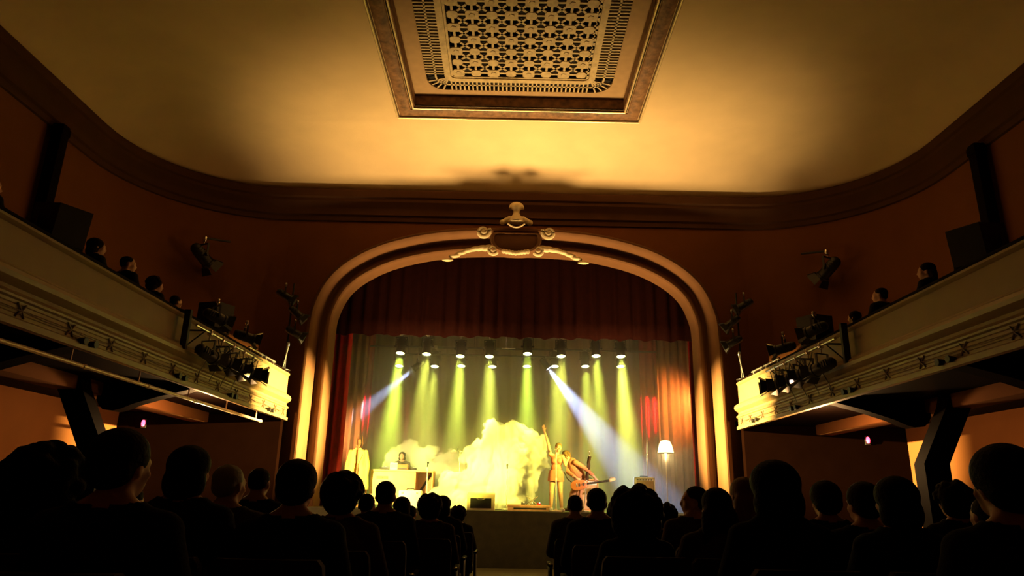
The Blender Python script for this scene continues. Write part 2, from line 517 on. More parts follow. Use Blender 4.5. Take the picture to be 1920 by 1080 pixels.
g = G()
yy = [5.6 + k * 1.68 for k in range(7)]
for a_, b_ in zip(yy[:-1], yy[1:]):
    g.cone((-5.62, a_, 2.62), (-5.62, b_, 2.62), .028, .028, 12)
    g.cone((-5.62, b_ - .03, 2.62), (-5.62, b_ + .03, 2.62), .036, .036, 12)
    g.cone((-5.62, b_ - .3, 2.62), (-5.62, b_ - .3, 2.92), .012, .012, 8)
tag(build('conduit_pipe', g, PIPEM), 'pale jointed conduit pipe hung under the left balcony', 'pipe')

for s, nm in ((-1, 'left'), (1, 'right')):
    g = G()
    x = s * 9.55
    g.box((x, 12.95, 5.7), (.25, .24, 5.3), bev=.03)
    g.box((x, 12.95, 3.4), (.42, .42, .7), bev=.03)
    g.box((x, 12.95, 8.2), (.29, .28, .2), bev=.04)
    tag(build('column', g, DKWOOD), 'slim dark column against the %s wall, rising from the balcony to the cornice' % nm, 'column', None, 'structure')

# ---------------------------------------------------------------- stage lighting
LENSY = mat('yellow green lens', (.9, 1, .5), .3, em=(.92, 1, .42), es=7)
LENSB = mat('blue white lens', (.8, .85, 1), .3, em=(.75, .83, 1), es=8)
LENSO = mat('dark lens glass', (.02, .02, .018), .15, spec=.5)
LENSW = mat('warm lens', (1, .85, .5), .2, em=(1, .8, .35), es=1.2)
def fixture(loc, pan, tilt, label, group, lens, size=1.0, doors=True, base=None, name='stage_lantern', cat='stage light', hang=.34):
    root = empty(name, loc, R(pan))
    tag(root, label, cat, group)
    root.scale = (size,) * 3
    T = Matrix.Rotation(R(tilt), 4, 'X')
    g = G()
    g.lathe([(.001, .24), (.05, .235), (.085, .20), (.095, .12), (.10, .10), (.10, -.14), (.115, -.15), (.115, -.19), (.098, -.19), (.098, -.165), (.001, -.165)], seg=20)
    for k in range(4): g.box((0, 0, .02 + k * .045), (.212, .10, .012))
    build('body', g.xf(T), BLACKM, root)
    g = G(); g.lathe([(.001, -.185), (.04, -.183), (.094, -.172), (.094, -.166), (.001, -.166)], seg=20)
    build('lens', g.xf(T), lens, root)
    if doors:
        for k in range(4):
            g = G()
            q = Matrix.Rotation(k * math.pi / 2, 4, 'Z') @ Matrix.Translation((0, .11, -.19)) @ Matrix.Rotation(R(28), 4, 'X')
            g.loft([[(-.085, 0, 0), (.085, 0, 0), (.085, .005, 0), (-.085, .005, 0)], [(-.12, 0, -.13), (.12, 0, -.13), (.12, .005, -.13), (-.12, .005, -.13)]])
            build('barn_door', g.xf(T @ q), BLACKM, root)
    g = G()
    for s in (-1, 1): g.box((s * .125, 0, .09), (.012, .035, .24))
    g.box((0, 0, .205), (.262, .035, .012))
    for s in (-1, 1): g.cone((s * .10, 0, 0), (s * .15, 0, 0), .022, .022, 10)
    build('yoke', g, BLACKM, root)
    g = G()
    g.cone((0, 0, .205), (0, 0, hang - .03), .012, .012, 8)
    g.lathe([(.04, -.03), (.045, 0), (.04, .03)], (0, 0, 0), 12).xf(Matrix.Translation((0, 0, 0)))
    g2 = G()
    g2.cone((0, 0, .205), (0, 0, hang - .02), .012, .012, 8)
    g2.box((0, 0, hang), (.09, .05, .09), bev=.015)
    g.bm.free()
    build('clamp', g2, CHROME, root)
    return root
def pantilt(p, q):
    d = (Vector(q) - Vector(p)).normalized()
    t = math.degrees(math.acos(-d.z))
    return math.degrees(math.atan2(-d.x, d.y)), t

g = G(); g.cone((-4.2, 19.3, 5.50), (4.4, 19.3, 5.50), .03, .03, 12)
for x in (-3.5, -1.2, 1.2, 3.6): g.cone((x, 19.3, 5.5), (x, 19.3, 7.998), .008, .008, 6)
tag(build('lighting_bar', g, BLACKM), 'front lighting bar hung behind the valance', 'lighting bar')
g = G(); g.cone((-4.4, 21, 5.48), (4.4, 21, 5.48), .03, .03, 12)
for x in (-3.5, -1.2, 1.2, 3.6): g.cone((x, 21, 5.48), (x, 21, 7.998), .008, .008, 6)
tag(build('lighting_bar', g, BLACKM), 'rear lighting bar further up the stage', 'lighting bar')
ordn = ['first', 'second', 'third', 'fourth', 'fifth', 'sixth', 'seventh', 'eighth']
A = [(-3.18, 5.14), (-2.44, 5.13), (-1.49, 5.09), (-.67, 5.10), (.40, 5.20), (1.35, 5.15), (2.33, 5.18), (3.03, 5.18)]
B = [(-3.46, 5.08), (-2.38, 5.09), (-1.57, 5.12), (-.62, 5.12), (.43, 5.15), (1.28, 5.17), (2.21, 5.19), (3.29, 5.21)]
GREENS = [(.70, 1, .09), (.88, 1, .13), (.80, 1, .11), (.86, 1, .13)]
for row, Y, nm in ((A, 19.3, 'front'), (B, 21.0, 'rear')):
    for k, (x, z) in enumerate(row):
        e = [1.0, .7, .6, .6, .6, .7, .8, 1.1][k] * (1 if nm == 'front' else 1.0)
        aim = (x * 1.02, Y - 1.5, 0)
        p, t = pantilt((x, Y, z), aim)
        fixture((x, Y, z), p, t, 'glowing yellow green lantern, %s from the left on the %s lighting bar' % (ordn[k], nm), 'yellow green lanterns over the stage', LENSY, 1.25, False, hang=((5.50 if nm == 'front' else 5.48) - z) / 1.25)
        d = (Vector(aim) - Vector((x, Y, z))).normalized()
        s_ = Vector((x, Y, z)) + d * .27
        spot('par_beam', s_, aim, 6800 * e, GREENS[k % 4], 18, .9, .12)
for (x, z, Y, aim, nm, e, sz) in ((-2.80, 4.76, 20.2, (-4.5, 20.4, 3.3), 'left', 5000, 15), (.95, 4.88, 20.2, (3.75, 19.7, 1.2), 'right', 9500, 21)):
    p, t = pantilt((x, Y, z), aim)
    fixture((x, Y, z), p, t, 'moving spotlight throwing a blue white beam down to the %s' % nm, 'blue white moving spotlights', LENSB, .9, False, name='moving_spotlight', hang=(5.1 - z) / .9)
    d = (Vector(aim) - Vector((x, Y, z))).normalized()
    spot('blue_beam', Vector((x, Y, z)) + d * .2, aim, e, (.45, .58, 1), sz, .5, .05)
g = G(); g.cone((-3.2, 20.2, 5.1), (1.4, 20.2, 5.1), .025, .025, 10)
for x in (-3.1, 1.3): g.cone((x, 20.2, 5.1), (x, 20.2, 7.998), .008, .008, 6)
tag(build('lighting_bar', g, BLACKM), 'middle lighting bar carrying the two blue white spotlights', 'lighting bar')
# side lamps tucked behind the leg curtains, colouring the drape beyond
spot('red_beam', (5.25, 21.75, 4.05), (4.60, 22.45, 3.80), 1500, (1, .06, .08), 62, .6, .05)
spot('red_beam', (-5.2, 21.6, 3.9), (-4.72, 22.45, 3.65), 500, (1, .13, .20), 62, .6, .05)
spot('orange_beam', (5.35, 19.35, 3.9), (4.80, 20.95, 3.75), 1500, (1, .36, .07), 84, 1, .05)
spot('orange_beam', (-5.1, 19.25, 2.6), (-4.50, 20.25, 2.7), 420, (1, .50, .16), 90, .8, .05)
g = G()
g.cone((-.2, 18.95, 5.42), (-.2, 18.95, 5.08), .02, .02, 10)
g.cone((-.32, 18.95, 5.07), (.05, 18.95, 5.07), .016, .016, 8)
g.cone((-.2, 18.95, 5.42), (-.2, 18.95, 8.0), .006, .006, 6)
tag(build('hanging_bracket', g, CHROME), 'bare metal drop bracket below the middle of the valance', 'bracket')

# rigs on the balcony fronts
SPK = mat('black speaker cloth', (.01, .009, .008), .9, bump=.3, bscale=200)
def speaker(loc, rz, tilt, dims, label):
    root = empty('loudspeaker', loc, R(rz))
    tag(root, label, 'loudspeaker')
    T = Matrix.Rotation(R(tilt), 4, 'X')
    wd, dp, h = dims
    g = G()
    g.loft([[(-wd / 2, -dp / 2, z), (wd / 2, -dp / 2, z), (wd * .36, dp / 2, z), (-wd * .36, dp / 2, z)] for z in (0, h)])
    build('cabinet', g.xf(T), BLACKM, root)
    g = G(); g.box((0, -dp / 2 - .008, h / 2), (wd * .92, .016, h * .92), bev=.004)
    build('grille', g.xf(T), SPK, root)
    g = G()
    for s in (-1, 1): g.box((s * (wd / 2 + .01), 0, h * .5), (.02, .06, h * .3))
    g.box((0, 0, -.03), (wd + .04, .06, .02)); 
    for s in (-1, 1): g.box((s * (wd / 2 + .01), 0, h * .2), (.02, .06, h * .5))
    build('bracket', g, BLACKM, root)
    return root
for s, nm, opp in ((-1, 'left', 'right'), (1, 'right', 'left')):
    x = s * 5.15
    pb = empty('pipe_bracket', (s * 5.40, 11.1, 3.3))
    tag(pb, 'black upright and arms fixed to the %s balcony front' % nm, 'bracket')
    o_ = Vector(pb.location)
    g = G(); g.box(Vector((s * 5.40, 11.1, 3.63)) - o_, (.10, .07, .66)); build('upright', g, BLACKM, pb)
    for y in (11.3, 12.6, 13.8):
        g = G(); g.cone(Vector((s * 5.52, y, 3.66)) - o_, Vector((x + s * .02, y, 3.66)) - o_, .015, .015, 8); g.cone(Vector((s * 5.5, y, 3.36)) - o_, Vector((x + s * .02, y, 3.65)) - o_, .012, .012, 6)
        build('arm', g, BLACKM, pb)
    g = G(); g.cone((x, 10.9, 3.66), (x, 14.0, 3.66), .024, .024, 12)
    tag(build('lighting_pipe', g, CHROME), 'bright steel pipe standing off the %s balcony front' % nm, 'pipe')
    pos = [11.45, 11.97, 12.49, 13.01, 13.53]
    aims = [(-3.0 if s < 0 else 1.9, 18.8, 1.5), (-.3, 19, 1.3), (-.8, 18.7, 1.3), (.1, 19.2, 2.1), (-s * 5.2, 16.4, 2.75)]
    words = ['end nearest the camera', 'second from the camera', 'middle', 'second from the stage', 'end nearest the stage']
    for y, a, wd in zip(pos, aims, words):
        P = (x, y, 3.30)
        p, t = pantilt(P, a)
        fixture(P, p, t, 'black lantern with barn doors, %s of the %s balcony pipe' % (wd, nm), 'front lanterns on the balcony pipes', LENSO, 1.05, True, hang=.34)
        d = (Vector(a) - Vector(P)).normalized()
        k_ = words.index(wd)
        kk = 1.4 if s < 0 else .5
        e, c_, sz = [(10500, (1, .74, .21), 28) if s < 0 else (8200, (1, .62, .38), 17), (8500 * kk, (1, .82, .10), 18), (9000 * kk, (1, .80, .10), 18), (8500 * kk, (1, .81, .10), 19), (115000, (1, .70, .22), 23)][k_]
        spot('front_beam' if k_ < 4 else 'cross_beam', Vector(P) + d * (.68 if k_ < 4 else .37), a, e, c_, sz, .8 if k_ < 4 else .9, .05)
    for y, z, a, wd in ((11.9, 4.05, (0, 19, 2), 'in front of'), (13.35, 4.02, (-s * 3, 19, 2), 'beyond')):
        P = (s * 5.3, y, z)
        p, t = pantilt(P, a)
        r_ = fixture(P, p, t, 'black lantern clamped above the %s balcony rail %s the loudspeaker' % (nm, wd), 'front lanterns on the balcony rails', LENSO, .95, True, hang=.30)
    speaker((s * 5.62, 12.7, 4.0), 180 - s * 62, 0, (.55, .42, .48), 'black loudspeaker standing on the %s balcony rail above the pipe' % nm)
    speaker((s * 5.80, 8.22, 4.02), 180 - s * 60, -8, (.56, .46, .48), 'large dark loudspeaker on the %s balcony rail below the column' % nm)
    # cables looped from the pipe
    g = G()
    for k, y in enumerate((11.8, 12.3, 12.8, 13.3)):
        g.tube([(x, y + .5 * t, 3.62 - (.22 + .05 * k) * math.sin(math.pi * t)) for t in [i / 8 for i in range(9)]], .009, 5)
        g.tube([(s * (5.2 + .2 * t), y + .05 * math.sin(5 * t), 3.6 - .65 * t) for t in [i / 6 for i in range(7)]], .007, 5)
    tag(build('looped_cables', g, BLACKM), 'black cables looping from the lanterns on the %s balcony pipe' % nm, 'cable')
    g = G(); g.cone((s * 5.52, 14.2, 3.99), (s * 5.52, 15.1, 3.99), .022, .022, 10); g.cone((s * 5.52, 15.2, 3.99), (s * 5.52, 15.9, 3.99), .02, .02, 10)
    for y in (14.3, 15.0, 15.3, 15.8): g.cone((s * 5.52, y, 3.93), (s * 5.52, y, 4.0), .012, .012, 6)
    tag(build('rail_pipe', g, CHROME), 'short bright pipe lying along the stage end of the %s balcony rail' % nm, 'pipe')
    # boom beside the arch with three lanterns
    bx = s * 5.62
    g = G(); g.cone((bx, 16.9, 3.97), (bx, 16.9, 6.2), .022, .022, 10); g.lathe([(.14, 0), (.14, .02), (.03, .04), (.022, .06)], (bx, 16.9, 3.97), 16)
    tag(build('lighting_boom', g, BLACKM), 'upright lighting boom on the %s balcony beside the arch' % nm, 'lighting stand')
    for z, a, wd in ((5.95, (-s * 1, 19, 2), 'top'), (5.5, (s * 0, 19, 1), 'middle'), (5.0, (-s * 2, 19.5, 1), 'lowest')):
        P = (bx - s * (.18 if wd != 'top' else -.16), 16.78, z - .1)
        p, t = pantilt(P, a)
        fixture(P, p, t, 'black lantern, %s of the three on the boom left of the arch' % wd if s < 0 else 'black lantern, %s of the three on the boom right of the arch' % wd, 'lanterns on the arch booms', LENSO, .95, True, hang=.30)
    g = G()
    g.cone((bx + s * .02, 16.82, 4.0), (bx - s * .06, 16.82, 4.55), .012, .02, 8); g.ball((bx - s * .06, 16.82, 4.6), (.03, .03, .07), 2)
    tag(build('microphone_stand', g, CHROME), 'small shiny microphone on a stand beside the %s boom' % nm, 'microphone')
    P = (s * 8.0, 16.75, 6.85)
    r_ = fixture(P, s * 30, 55, 'dark lantern hung on the curved wall %s of the arch' % nm, 'wall lanterns', LENSO, 1.5, True, name='wall_lantern', hang=.30)
    g = G(); g.cone((0, 0, .32), (0, .5, .42), .02, .02, 8); build('wall_arm', g, BLACKM, r_)

REDL = mat('red exit lens', (.8, .05, .08), .3, em=(1, .05, .10), es=9)
for P, nm in (((-8.92, 17.05, 2.64), 'left'), ((8.6, 17.05, 2.60), 'right')):
    r_ = empty('exit_lamp', P)
    tag(r_, 'small red glowing lamp on the dark wall under the %s balcony' % nm, 'exit light')
    g = G(); g.box((0, .03, 0), (.12, .04, .22), bev=.01); build('housing', g, BLACKM, r_)
    g = G(); g.lathe([(.001, -.08), (.03, -.07), (.045, 0), (.03, .07), (.001, .08)], (0, -.005, 0), 14); build('lens', g, REDL, r_)
# ---------------------------------------------------------------- people
SKIN = mat('skin', (.50, .29, .20), .6, var=.05, scale=12, spec=.15)
HAIRS = [mat('dark brown hair', (.012, .006, .004), .6, bump=.4, bscale=60, spec=.02), mat('grey hair', (.30, .27, .24), .5, bump=.4, bscale=60, spec=.05),
         mat('fair hair', (.20, .12, .05), .5, bump=.4, bscale=60, spec=.05), mat('black hair', (.008, .006, .006), .6, bump=.4, bscale=60, spec=.02)]
CLOTHS = [mat('black cloth', (.012, .012, .013), .9, bump=.2, bscale=90, spec=.05), mat('navy cloth', (.012, .016, .03), .9, bump=.2, bscale=90, spec=.05),
          mat('brown cloth', (.05, .03, .018), .9, bump=.2, bscale=90, spec=.05), mat('grey cloth', (.06, .055, .05), .9, bump=.2, bscale=90, spec=.05), mat('wine cloth', (.05, .012, .014), .9, bump=.2, bscale=90, spec=.05)]
EYE = mat('eye', (.75, .72, .68), .2)

def V3(*a): return Vector(a)
def hand(caps, wrist, d, pal, k=1.0, curl=.5, side=1):
    # wrist, direction of the hand, palm normal; five unequal bent fingers
    wrist, d, pal = Vector(wrist), Vector(d).normalized(), Vector(pal).normalized()
    sd = d.cross(pal).normalized() * side
    caps.append((wrist, wrist + d * .045 * k, .026 * k, .030 * k, 'hand'))
    base = wrist + d * .085 * k
    caps.append((wrist + d * .03 * k + sd * .018 * k, base + sd * .026 * k, .020 * k, .016 * k, 'hand'))
    caps.append((wrist + d * .03 * k - sd * .018 * k, base - sd * .026 * k, .020 * k, .016 * k, 'hand'))
    for off, ln in ((.033, .066), (.011, .076), (-.011, .071), (-.033, .055)):
        p = base + sd * off * k
        q = p + (d * math.cos(curl * .6) + pal * math.sin(curl * .6)) * ln * .5 * k
        r_ = q + (d * math.cos(curl * 1.6) + pal * math.sin(curl * 1.6)) * ln * .5 * k
        caps.append((p, q, .0095 * k, .009 * k, 'hand')); caps.append((q, r_, .009 * k, .0075 * k, 'hand'))
    p = wrist + d * .025 * k + sd * .032 * k
    q = p + (d * .6 + sd * .6 + pal * .35).normalized() * .04 * k
    caps.append((p, q, .013 * k, .011 * k, 'hand')); caps.append((q, q + (d * .9 + pal * .4).normalized() * .032 * k, .011 * k, .009 * k, 'hand'))

def head(balls, caps, c, Rm, k=1.0):
    # c: centre of the skull at eye height, Rm: 3x3 rotation, face looks along +Y of Rm
    P = lambda x, y, z: Vector(c) + Rm @ Vector((x, y, z)) * k
    balls.append((P(0, -.012, .022), (.076 * k, .094 * k, .088 * k), Rm, 'head'))
    balls.append((P(0, .028, -.045), (.057 * k, .064 * k, .062 * k), Rm, 'head'))
    balls.append((P(0, .060, -.083), (.026 * k, .022 * k, .022 * k), Rm, 'head'))
    caps.append((P(0, .083, .012), P(0, .102, -.022), .009 * k, .014 * k, 'head'))
    for s in (-1, 1):
        balls.append((P(s * .078, -.012, -.012), (.010 * k, .020 * k, .031 * k), Rm, 'head'))
        caps.append((P(s * .012, .084, .022), P(s * .048, .070, .022), .010 * k, .010 * k, 'head'))
        balls.append((P(s * .045, .055, -.02), (.022 * k, .022 * k, .02 * k), Rm, 'head'))
    caps.append((P(-.02, .084, -.052), P(.02, .084, -.052), .009 * k, .009 * k, 'head'))
    caps.append((P(-.016, .082, -.064), P(.016, .082, -.064), .009 * k, .009 * k, 'head'))
def eyes(parent, c, Rm, k=1.0):
    for s in (-1, 1):
        g = G(); g.ball(Vector(c) + Rm @ Vector((s * .031, .074, .004)) * k, .012 * k, 2)
        build('eye', g, EYE, parent)

def body(caps, balls, voxel):
    g = G()
    for a, b, r0, r1, t in caps: g.cap(a, b, r0, r1)
    for c, r, q, t in balls: g.ball(c, r, 3, q)
    me = remesh(g, voxel, 4)
    co = np.empty(len(me.vertices) * 3); me.vertices.foreach_get('co', co); co = co.reshape(-1, 3)
    best = np.full(len(co), 9.0); tags = np.empty(len(co), dtype=object)
    for a, b, r0, r1, t in caps:
        a, b = np.array(a), np.array(b); d = b - a
        u = np.clip(((co - a) @ d) / max(d @ d, 1e-9), 0, 1)
        ds = np.linalg.norm(co - (a + u[:, None] * d), axis=1) - (r0 + (r1 - r0) * u)
        m = ds < best; best[m] = ds[m]; tags[m] = t
    for c, r, q, t in balls:
        p = co - np.array(c)
        if q is not None: p = p @ np.array(q)
        rr = np.array(r); l = np.linalg.norm(p / rr, axis=1)
        ds = (l - 1) * rr.min()
        m = ds < best; best[m] = ds[m]; tags[m] = t
    return me, co, tags
def clothing(me, co, tags, want, thick, extra=None):
    keep = np.isin(tags.astype(str), list(want))
    if extra is not None: keep &= extra(co)
    bm = bmesh.new(); bm.from_mesh(me)
    bm.verts.ensure_lookup_table()
    bmesh.ops.delete(bm, geom=[v for v in bm.verts if not keep[v.index]], context='VERTS')
    bm.normal_update()
    inner = bm.verts[:]
    r_ = bmesh.ops.solidify(bm, geom=bm.faces[:], thickness=-thick)
    bmesh.ops.recalc_face_normals(bm, faces=bm.faces[:])
    out = bpy.data.meshes.new('clothing'); bm.to_mesh(out); bm.free()
    return out
def islands(me):
    bm = bmesh.new(); bm.from_mesh(me)
    todo = set(bm.verts); out = []
    while todo:
        st = [todo.pop()]; isl = set(st)
        while st:
            for e in st.pop().link_edges:
                for v in e.verts:
                    if v in todo: todo.discard(v); isl.add(v); st.append(v)
        out.append({v.index for v in isl})
    bm.free()
    res = []
    for keep in sorted(out, key=len)[-2:]:
        b2 = bmesh.new(); b2.from_mesh(me); b2.verts.ensure_lookup_table()
        bmesh.ops.delete(b2, geom=[v for v in b2.verts if v.index not in keep], context='VERTS')
        m2 = bpy.data.meshes.new('shoe'); b2.to_mesh(m2); b2.free(); res.append(m2)
    return res
def hair_mesh(kind, c, Rm, k=1.0):
    P = lambda x, y, z: Vector(c) + Rm @ Vector((x, y, z)) * k
    g = G()
    rnd = random.Random(len(kind) * 7)
    def B(x, y, z, a, b, d): g.ball(P(x, y, z), (a * k, b * k, d * k), 3, Rm)
    vx = .011
    if kind == 'short':
        B(0, -.026, .038, .083, .094, .083); B(0, -.05, .0, .076, .062, .07)
    elif kind == 'crop':
        B(0, -.022, .034, .080, .092, .082); B(0, -.045, .005, .074, .06, .06)
    elif kind == 'bald':
        B(0, -.035, .0, .083, .078, .045)
    elif kind == 'bob':
        B(0, -.028, .03, .098, .104, .092); B(0, -.05, -.05, .10, .075, .10)
    elif kind == 'long':
        B(0, -.028, .035, .092, .10, .09); B(0, -.07, -.05, .098, .062, .12)
        for x in (-.07, -.035, 0, .035, .07): g.cap(P(x, -.07, -.04), P(x * 1.35, -.105, -.28 + abs(x)), .04 * k, .026 * k)
    elif kind == 'bun':
        B(0, -.028, .035, .086, .098, .086); B(0, -.05, .0, .078, .062, .08); B(0, -.07, .125, .055, .055, .05)
    elif kind == 'ponytail':
        B(0, -.028, .035, .086, .098, .086); B(0, -.05, .0, .078, .062, .08)
        g.cap(P(0, -.11, .03), P(0, -.16, -.02), .03 * k, .035 * k); g.cap(P(0, -.16, -.02), P(0, -.14, -.2), .035 * k, .015 * k)
    elif kind in ('curly', 'bushy'):
        e = .028 if kind == 'curly' else .062
        B(0, -.03, .03, .085 + e * .7, .095 + e * .6, .085 + e * .6); B(0, -.055, -.01 - e * .4, .08 + e, .06 + e * .5, .08 + e * .5)
        for i in range(70):
            u = Vector((rnd.gauss(0, 1), rnd.gauss(-.5, 1), rnd.gauss(.3, 1))).normalized()
            if u.y > .55 and u.z < .5: continue
            if u.z < -.75: continue
            B(u.x * (.085 + e * .8), -.03 + u.y * (.09 + e * .7), .025 + u.z * (.085 + e * .75), .022 + e * .15, .022 + e * .15, .022 + e * .15)
    elif kind == 'cap':
        B(0, -.02, .045, .088, .102, .075)
        g.box(P(0, .11, .035), (.13 * k, .10 * k, .014 * k), Rm)
    elif kind == 'hat':
        g2 = [(.001, .13), (.07, .128), (.085, .10), (.092, .05), (.145, .04), (.145, .028), (.085, .03), (.001, .032)]
        g.lathe([(r_ * k, z * k) for r_, z in g2], (0, 0, 0), 24)
        m = Rm.to_4x4(); m.translation = Vector(c); g.xf(m)
        return mesh_of(g, 'hair')
    return remesh(g, vx * k, 2)

HTOP = {'short': .121, 'crop': .116, 'bald': .11, 'bob': .122, 'long': .125, 'bun': .175, 'ponytail': .121, 'curly': .15, 'bushy': .21, 'cap': .12}
def seated(yaw, slim, tiltz=0):
    caps, balls = [], []
    q = .92 if slim else 1.0
    I = Matrix.Identity(3)
    balls += [(V3(0, .0, .55), (.18, .15, .125), I, 'hip'), (V3(0, -.035, .72), (.148 * q, .115, .16), I, 'torso'),
              (V3(0, -.05, .90), (.178 * q, .122, .17), I, 'torso'), (V3(0, .03, .91), (.14 * q, .08, .10), I, 'torso')]
    for s in (-1, 1):
        sh = V3(s * .185 * q, -.045, .985)
        caps += [(V3(s * .05, -.05, 1.0), sh, .068 * q, .062 * q, 'torso'), (V3(s * .11 * q, -.055, 1.015), V3(s * .03, -.045, 1.07), .05 * q, .05 * q, 'torso'),
                 (sh, V3(s * .25, .03, .73), .056 * q, .042 * q, 'arm'), (V3(s * .25, .03, .73), V3(s * .12, .25, .665), .041 * q, .028 * q, 'arm'),
                 (V3(s * .09, .03, .545), V3(s * .125, .43, .52), .085, .06, 'leg'), (V3(s * .125, .43, .52), V3(s * .125, .41, .10), .058, .04, 'leg'),
                 (V3(s * .125, .39, .05), V3(s * .13, .56, .035), .042, .034, 'foot')]
        hand(caps, (s * .12, .25, .665), (-s * .3, .9, -.1), (0, -.1, -1), 1.0, .5, -s)
    caps.append((V3(0, -.045, 1.03), V3(0, -.02, 1.13), .062 * q, .056 * q, 'neck'))
    c = V3(0, -.005, 1.19)
    Rm = Matrix.Rotation(R(yaw), 3, 'Z') @ Matrix.Rotation(R(tiltz), 3, 'Y')
    head(balls, caps, c, Rm)
    me, co, tags = body(caps, balls, .0125)
    finish(me, 180); me.materials.append(SKIN)
    sh = clothing(me, co, tags, ('torso', 'arm'), .012, lambda p: (p[:, 2] > .56) & (p[:, 2] < 1.075))
    tr = clothing(me, co, tags, ('hip', 'leg'), .010, lambda p: p[:, 2] < .68)
    so = clothing(me, co, tags, ('foot',), .008)
    so = islands(so)
    for m_ in [sh, tr] + so: finish(m_, 180)
    return dict(body=me, shirt=sh, trousers=tr, shoes=so, c=c, Rm=Rm)
VAR = {}
HM = {}
MEC = {}
def mcopy(me, m):
    k = (me.name, m.name)
    if k not in MEC:
        n_ = me.copy(); n_.materials.clear(); n_.materials.append(m); MEC[k] = n_
    return MEC[k]
def person(x, y, ztop, floor, yaw, slim, hair, hm, cm, label, group, rz=0, tilt=0, hscale=1.0):
    key = (yaw, slim, tilt)
    if key not in VAR: VAR[key] = seated(yaw, slim, tilt)
    v = VAR[key]
    top = 1.19 + HTOP[hair] * hscale
    sc = (ztop - floor) / top
    o = bpy.data.objects.new('person', v['body']); col.objects.link(o)
    o.location = (x, y, floor); o.scale = (sc,) * 3; o.rotation_euler = (0, 0, R(rz))
    tag(o, label, 'person', group)
    for nm, m_ in [('shirt', v['shirt']), ('trousers', v['trousers'])] + [('shoe', q) for q in v['shoes']]:
        c = bpy.data.objects.new(nm, mcopy(m_, cm if nm == 'shirt' else CLOTHS[0])); col.objects.link(c); c.parent = o
    hk = (hair, key, hscale)
    if hk not in HM:
        h = hair_mesh(hair, v['c'], v['Rm'], hscale); finish(h, 180); HM[hk] = h
    c = bpy.data.objects.new('cap' if hair == 'cap' else 'hair', mcopy(HM[hk], hm)); col.objects.link(c); c.parent = o
    return o, sc

SEATC = mat('dark seat fabric', (.022, .008, .007), .9, bump=.2, bscale=90)
SEATM = mat('seat iron', (.02, .018, .016), .4, metal=.6)
def make_seat():
    root = empty('theatre_seat', (0, 0, 0))
    g = G()
    g.loft([[(math.sin(a) * .62 * w_, -.235 - .10 * (math.cos(a) - .93) * 3 - (z - .45) * .12 - dy, z) for a in [(-.38 + .76 * k / 8) for k in range(9)] for dy in (0,)] +
            [(math.sin(a) * .62 * w_, -.285 - .10 * (math.cos(a) - .93) * 3 - (z - .45) * .12, z) for a in [(.38 - .76 * k / 8) for k in range(9)]]
            for z, w_ in ((.40, .98), (.6, 1), (.78, 1), (.84, .97), (.865, .88))])
    build('backrest', g, SEATC, root)
    g = G(); g.box((0, .04, .385), (.45, .44, .09), bev=.03); build('seat_cushion', g, SEATC, root)
    for s in (-1, 1):
        g = G(); g.box((s * .255, -.02, .30), (.03, .30, .58), bev=.008); g.box((s * .255, .0, .02), (.06, .4, .03), bev=.008); build('side_stand', g, SEATM, root)
        g = G(); g.box((s * .255, .05, .605), (.05, .36, .03), bev=.012); a = build('armrest', g, DKWOOD, root)
        g = G(); g.ball((s * .255, -.13, .62), (.022, .03, .010), 2); build('end_plate', g, CHROME, a)
    return root
seat0 = make_seat()
nseat = [0]
def seat(x, y, floor, sc, label, group):
    o = seat0 if nseat[0] == 0 else copy_tree(seat0)
    nseat[0] += 1
    o.location = (x, y, floor); o.scale = (sc,) * 3
    tag(o, label, 'seat', group)
    return o
hb, hg, hf, hk_ = HAIRS
cB, cN, cBr, cG, cW = CLOTHS
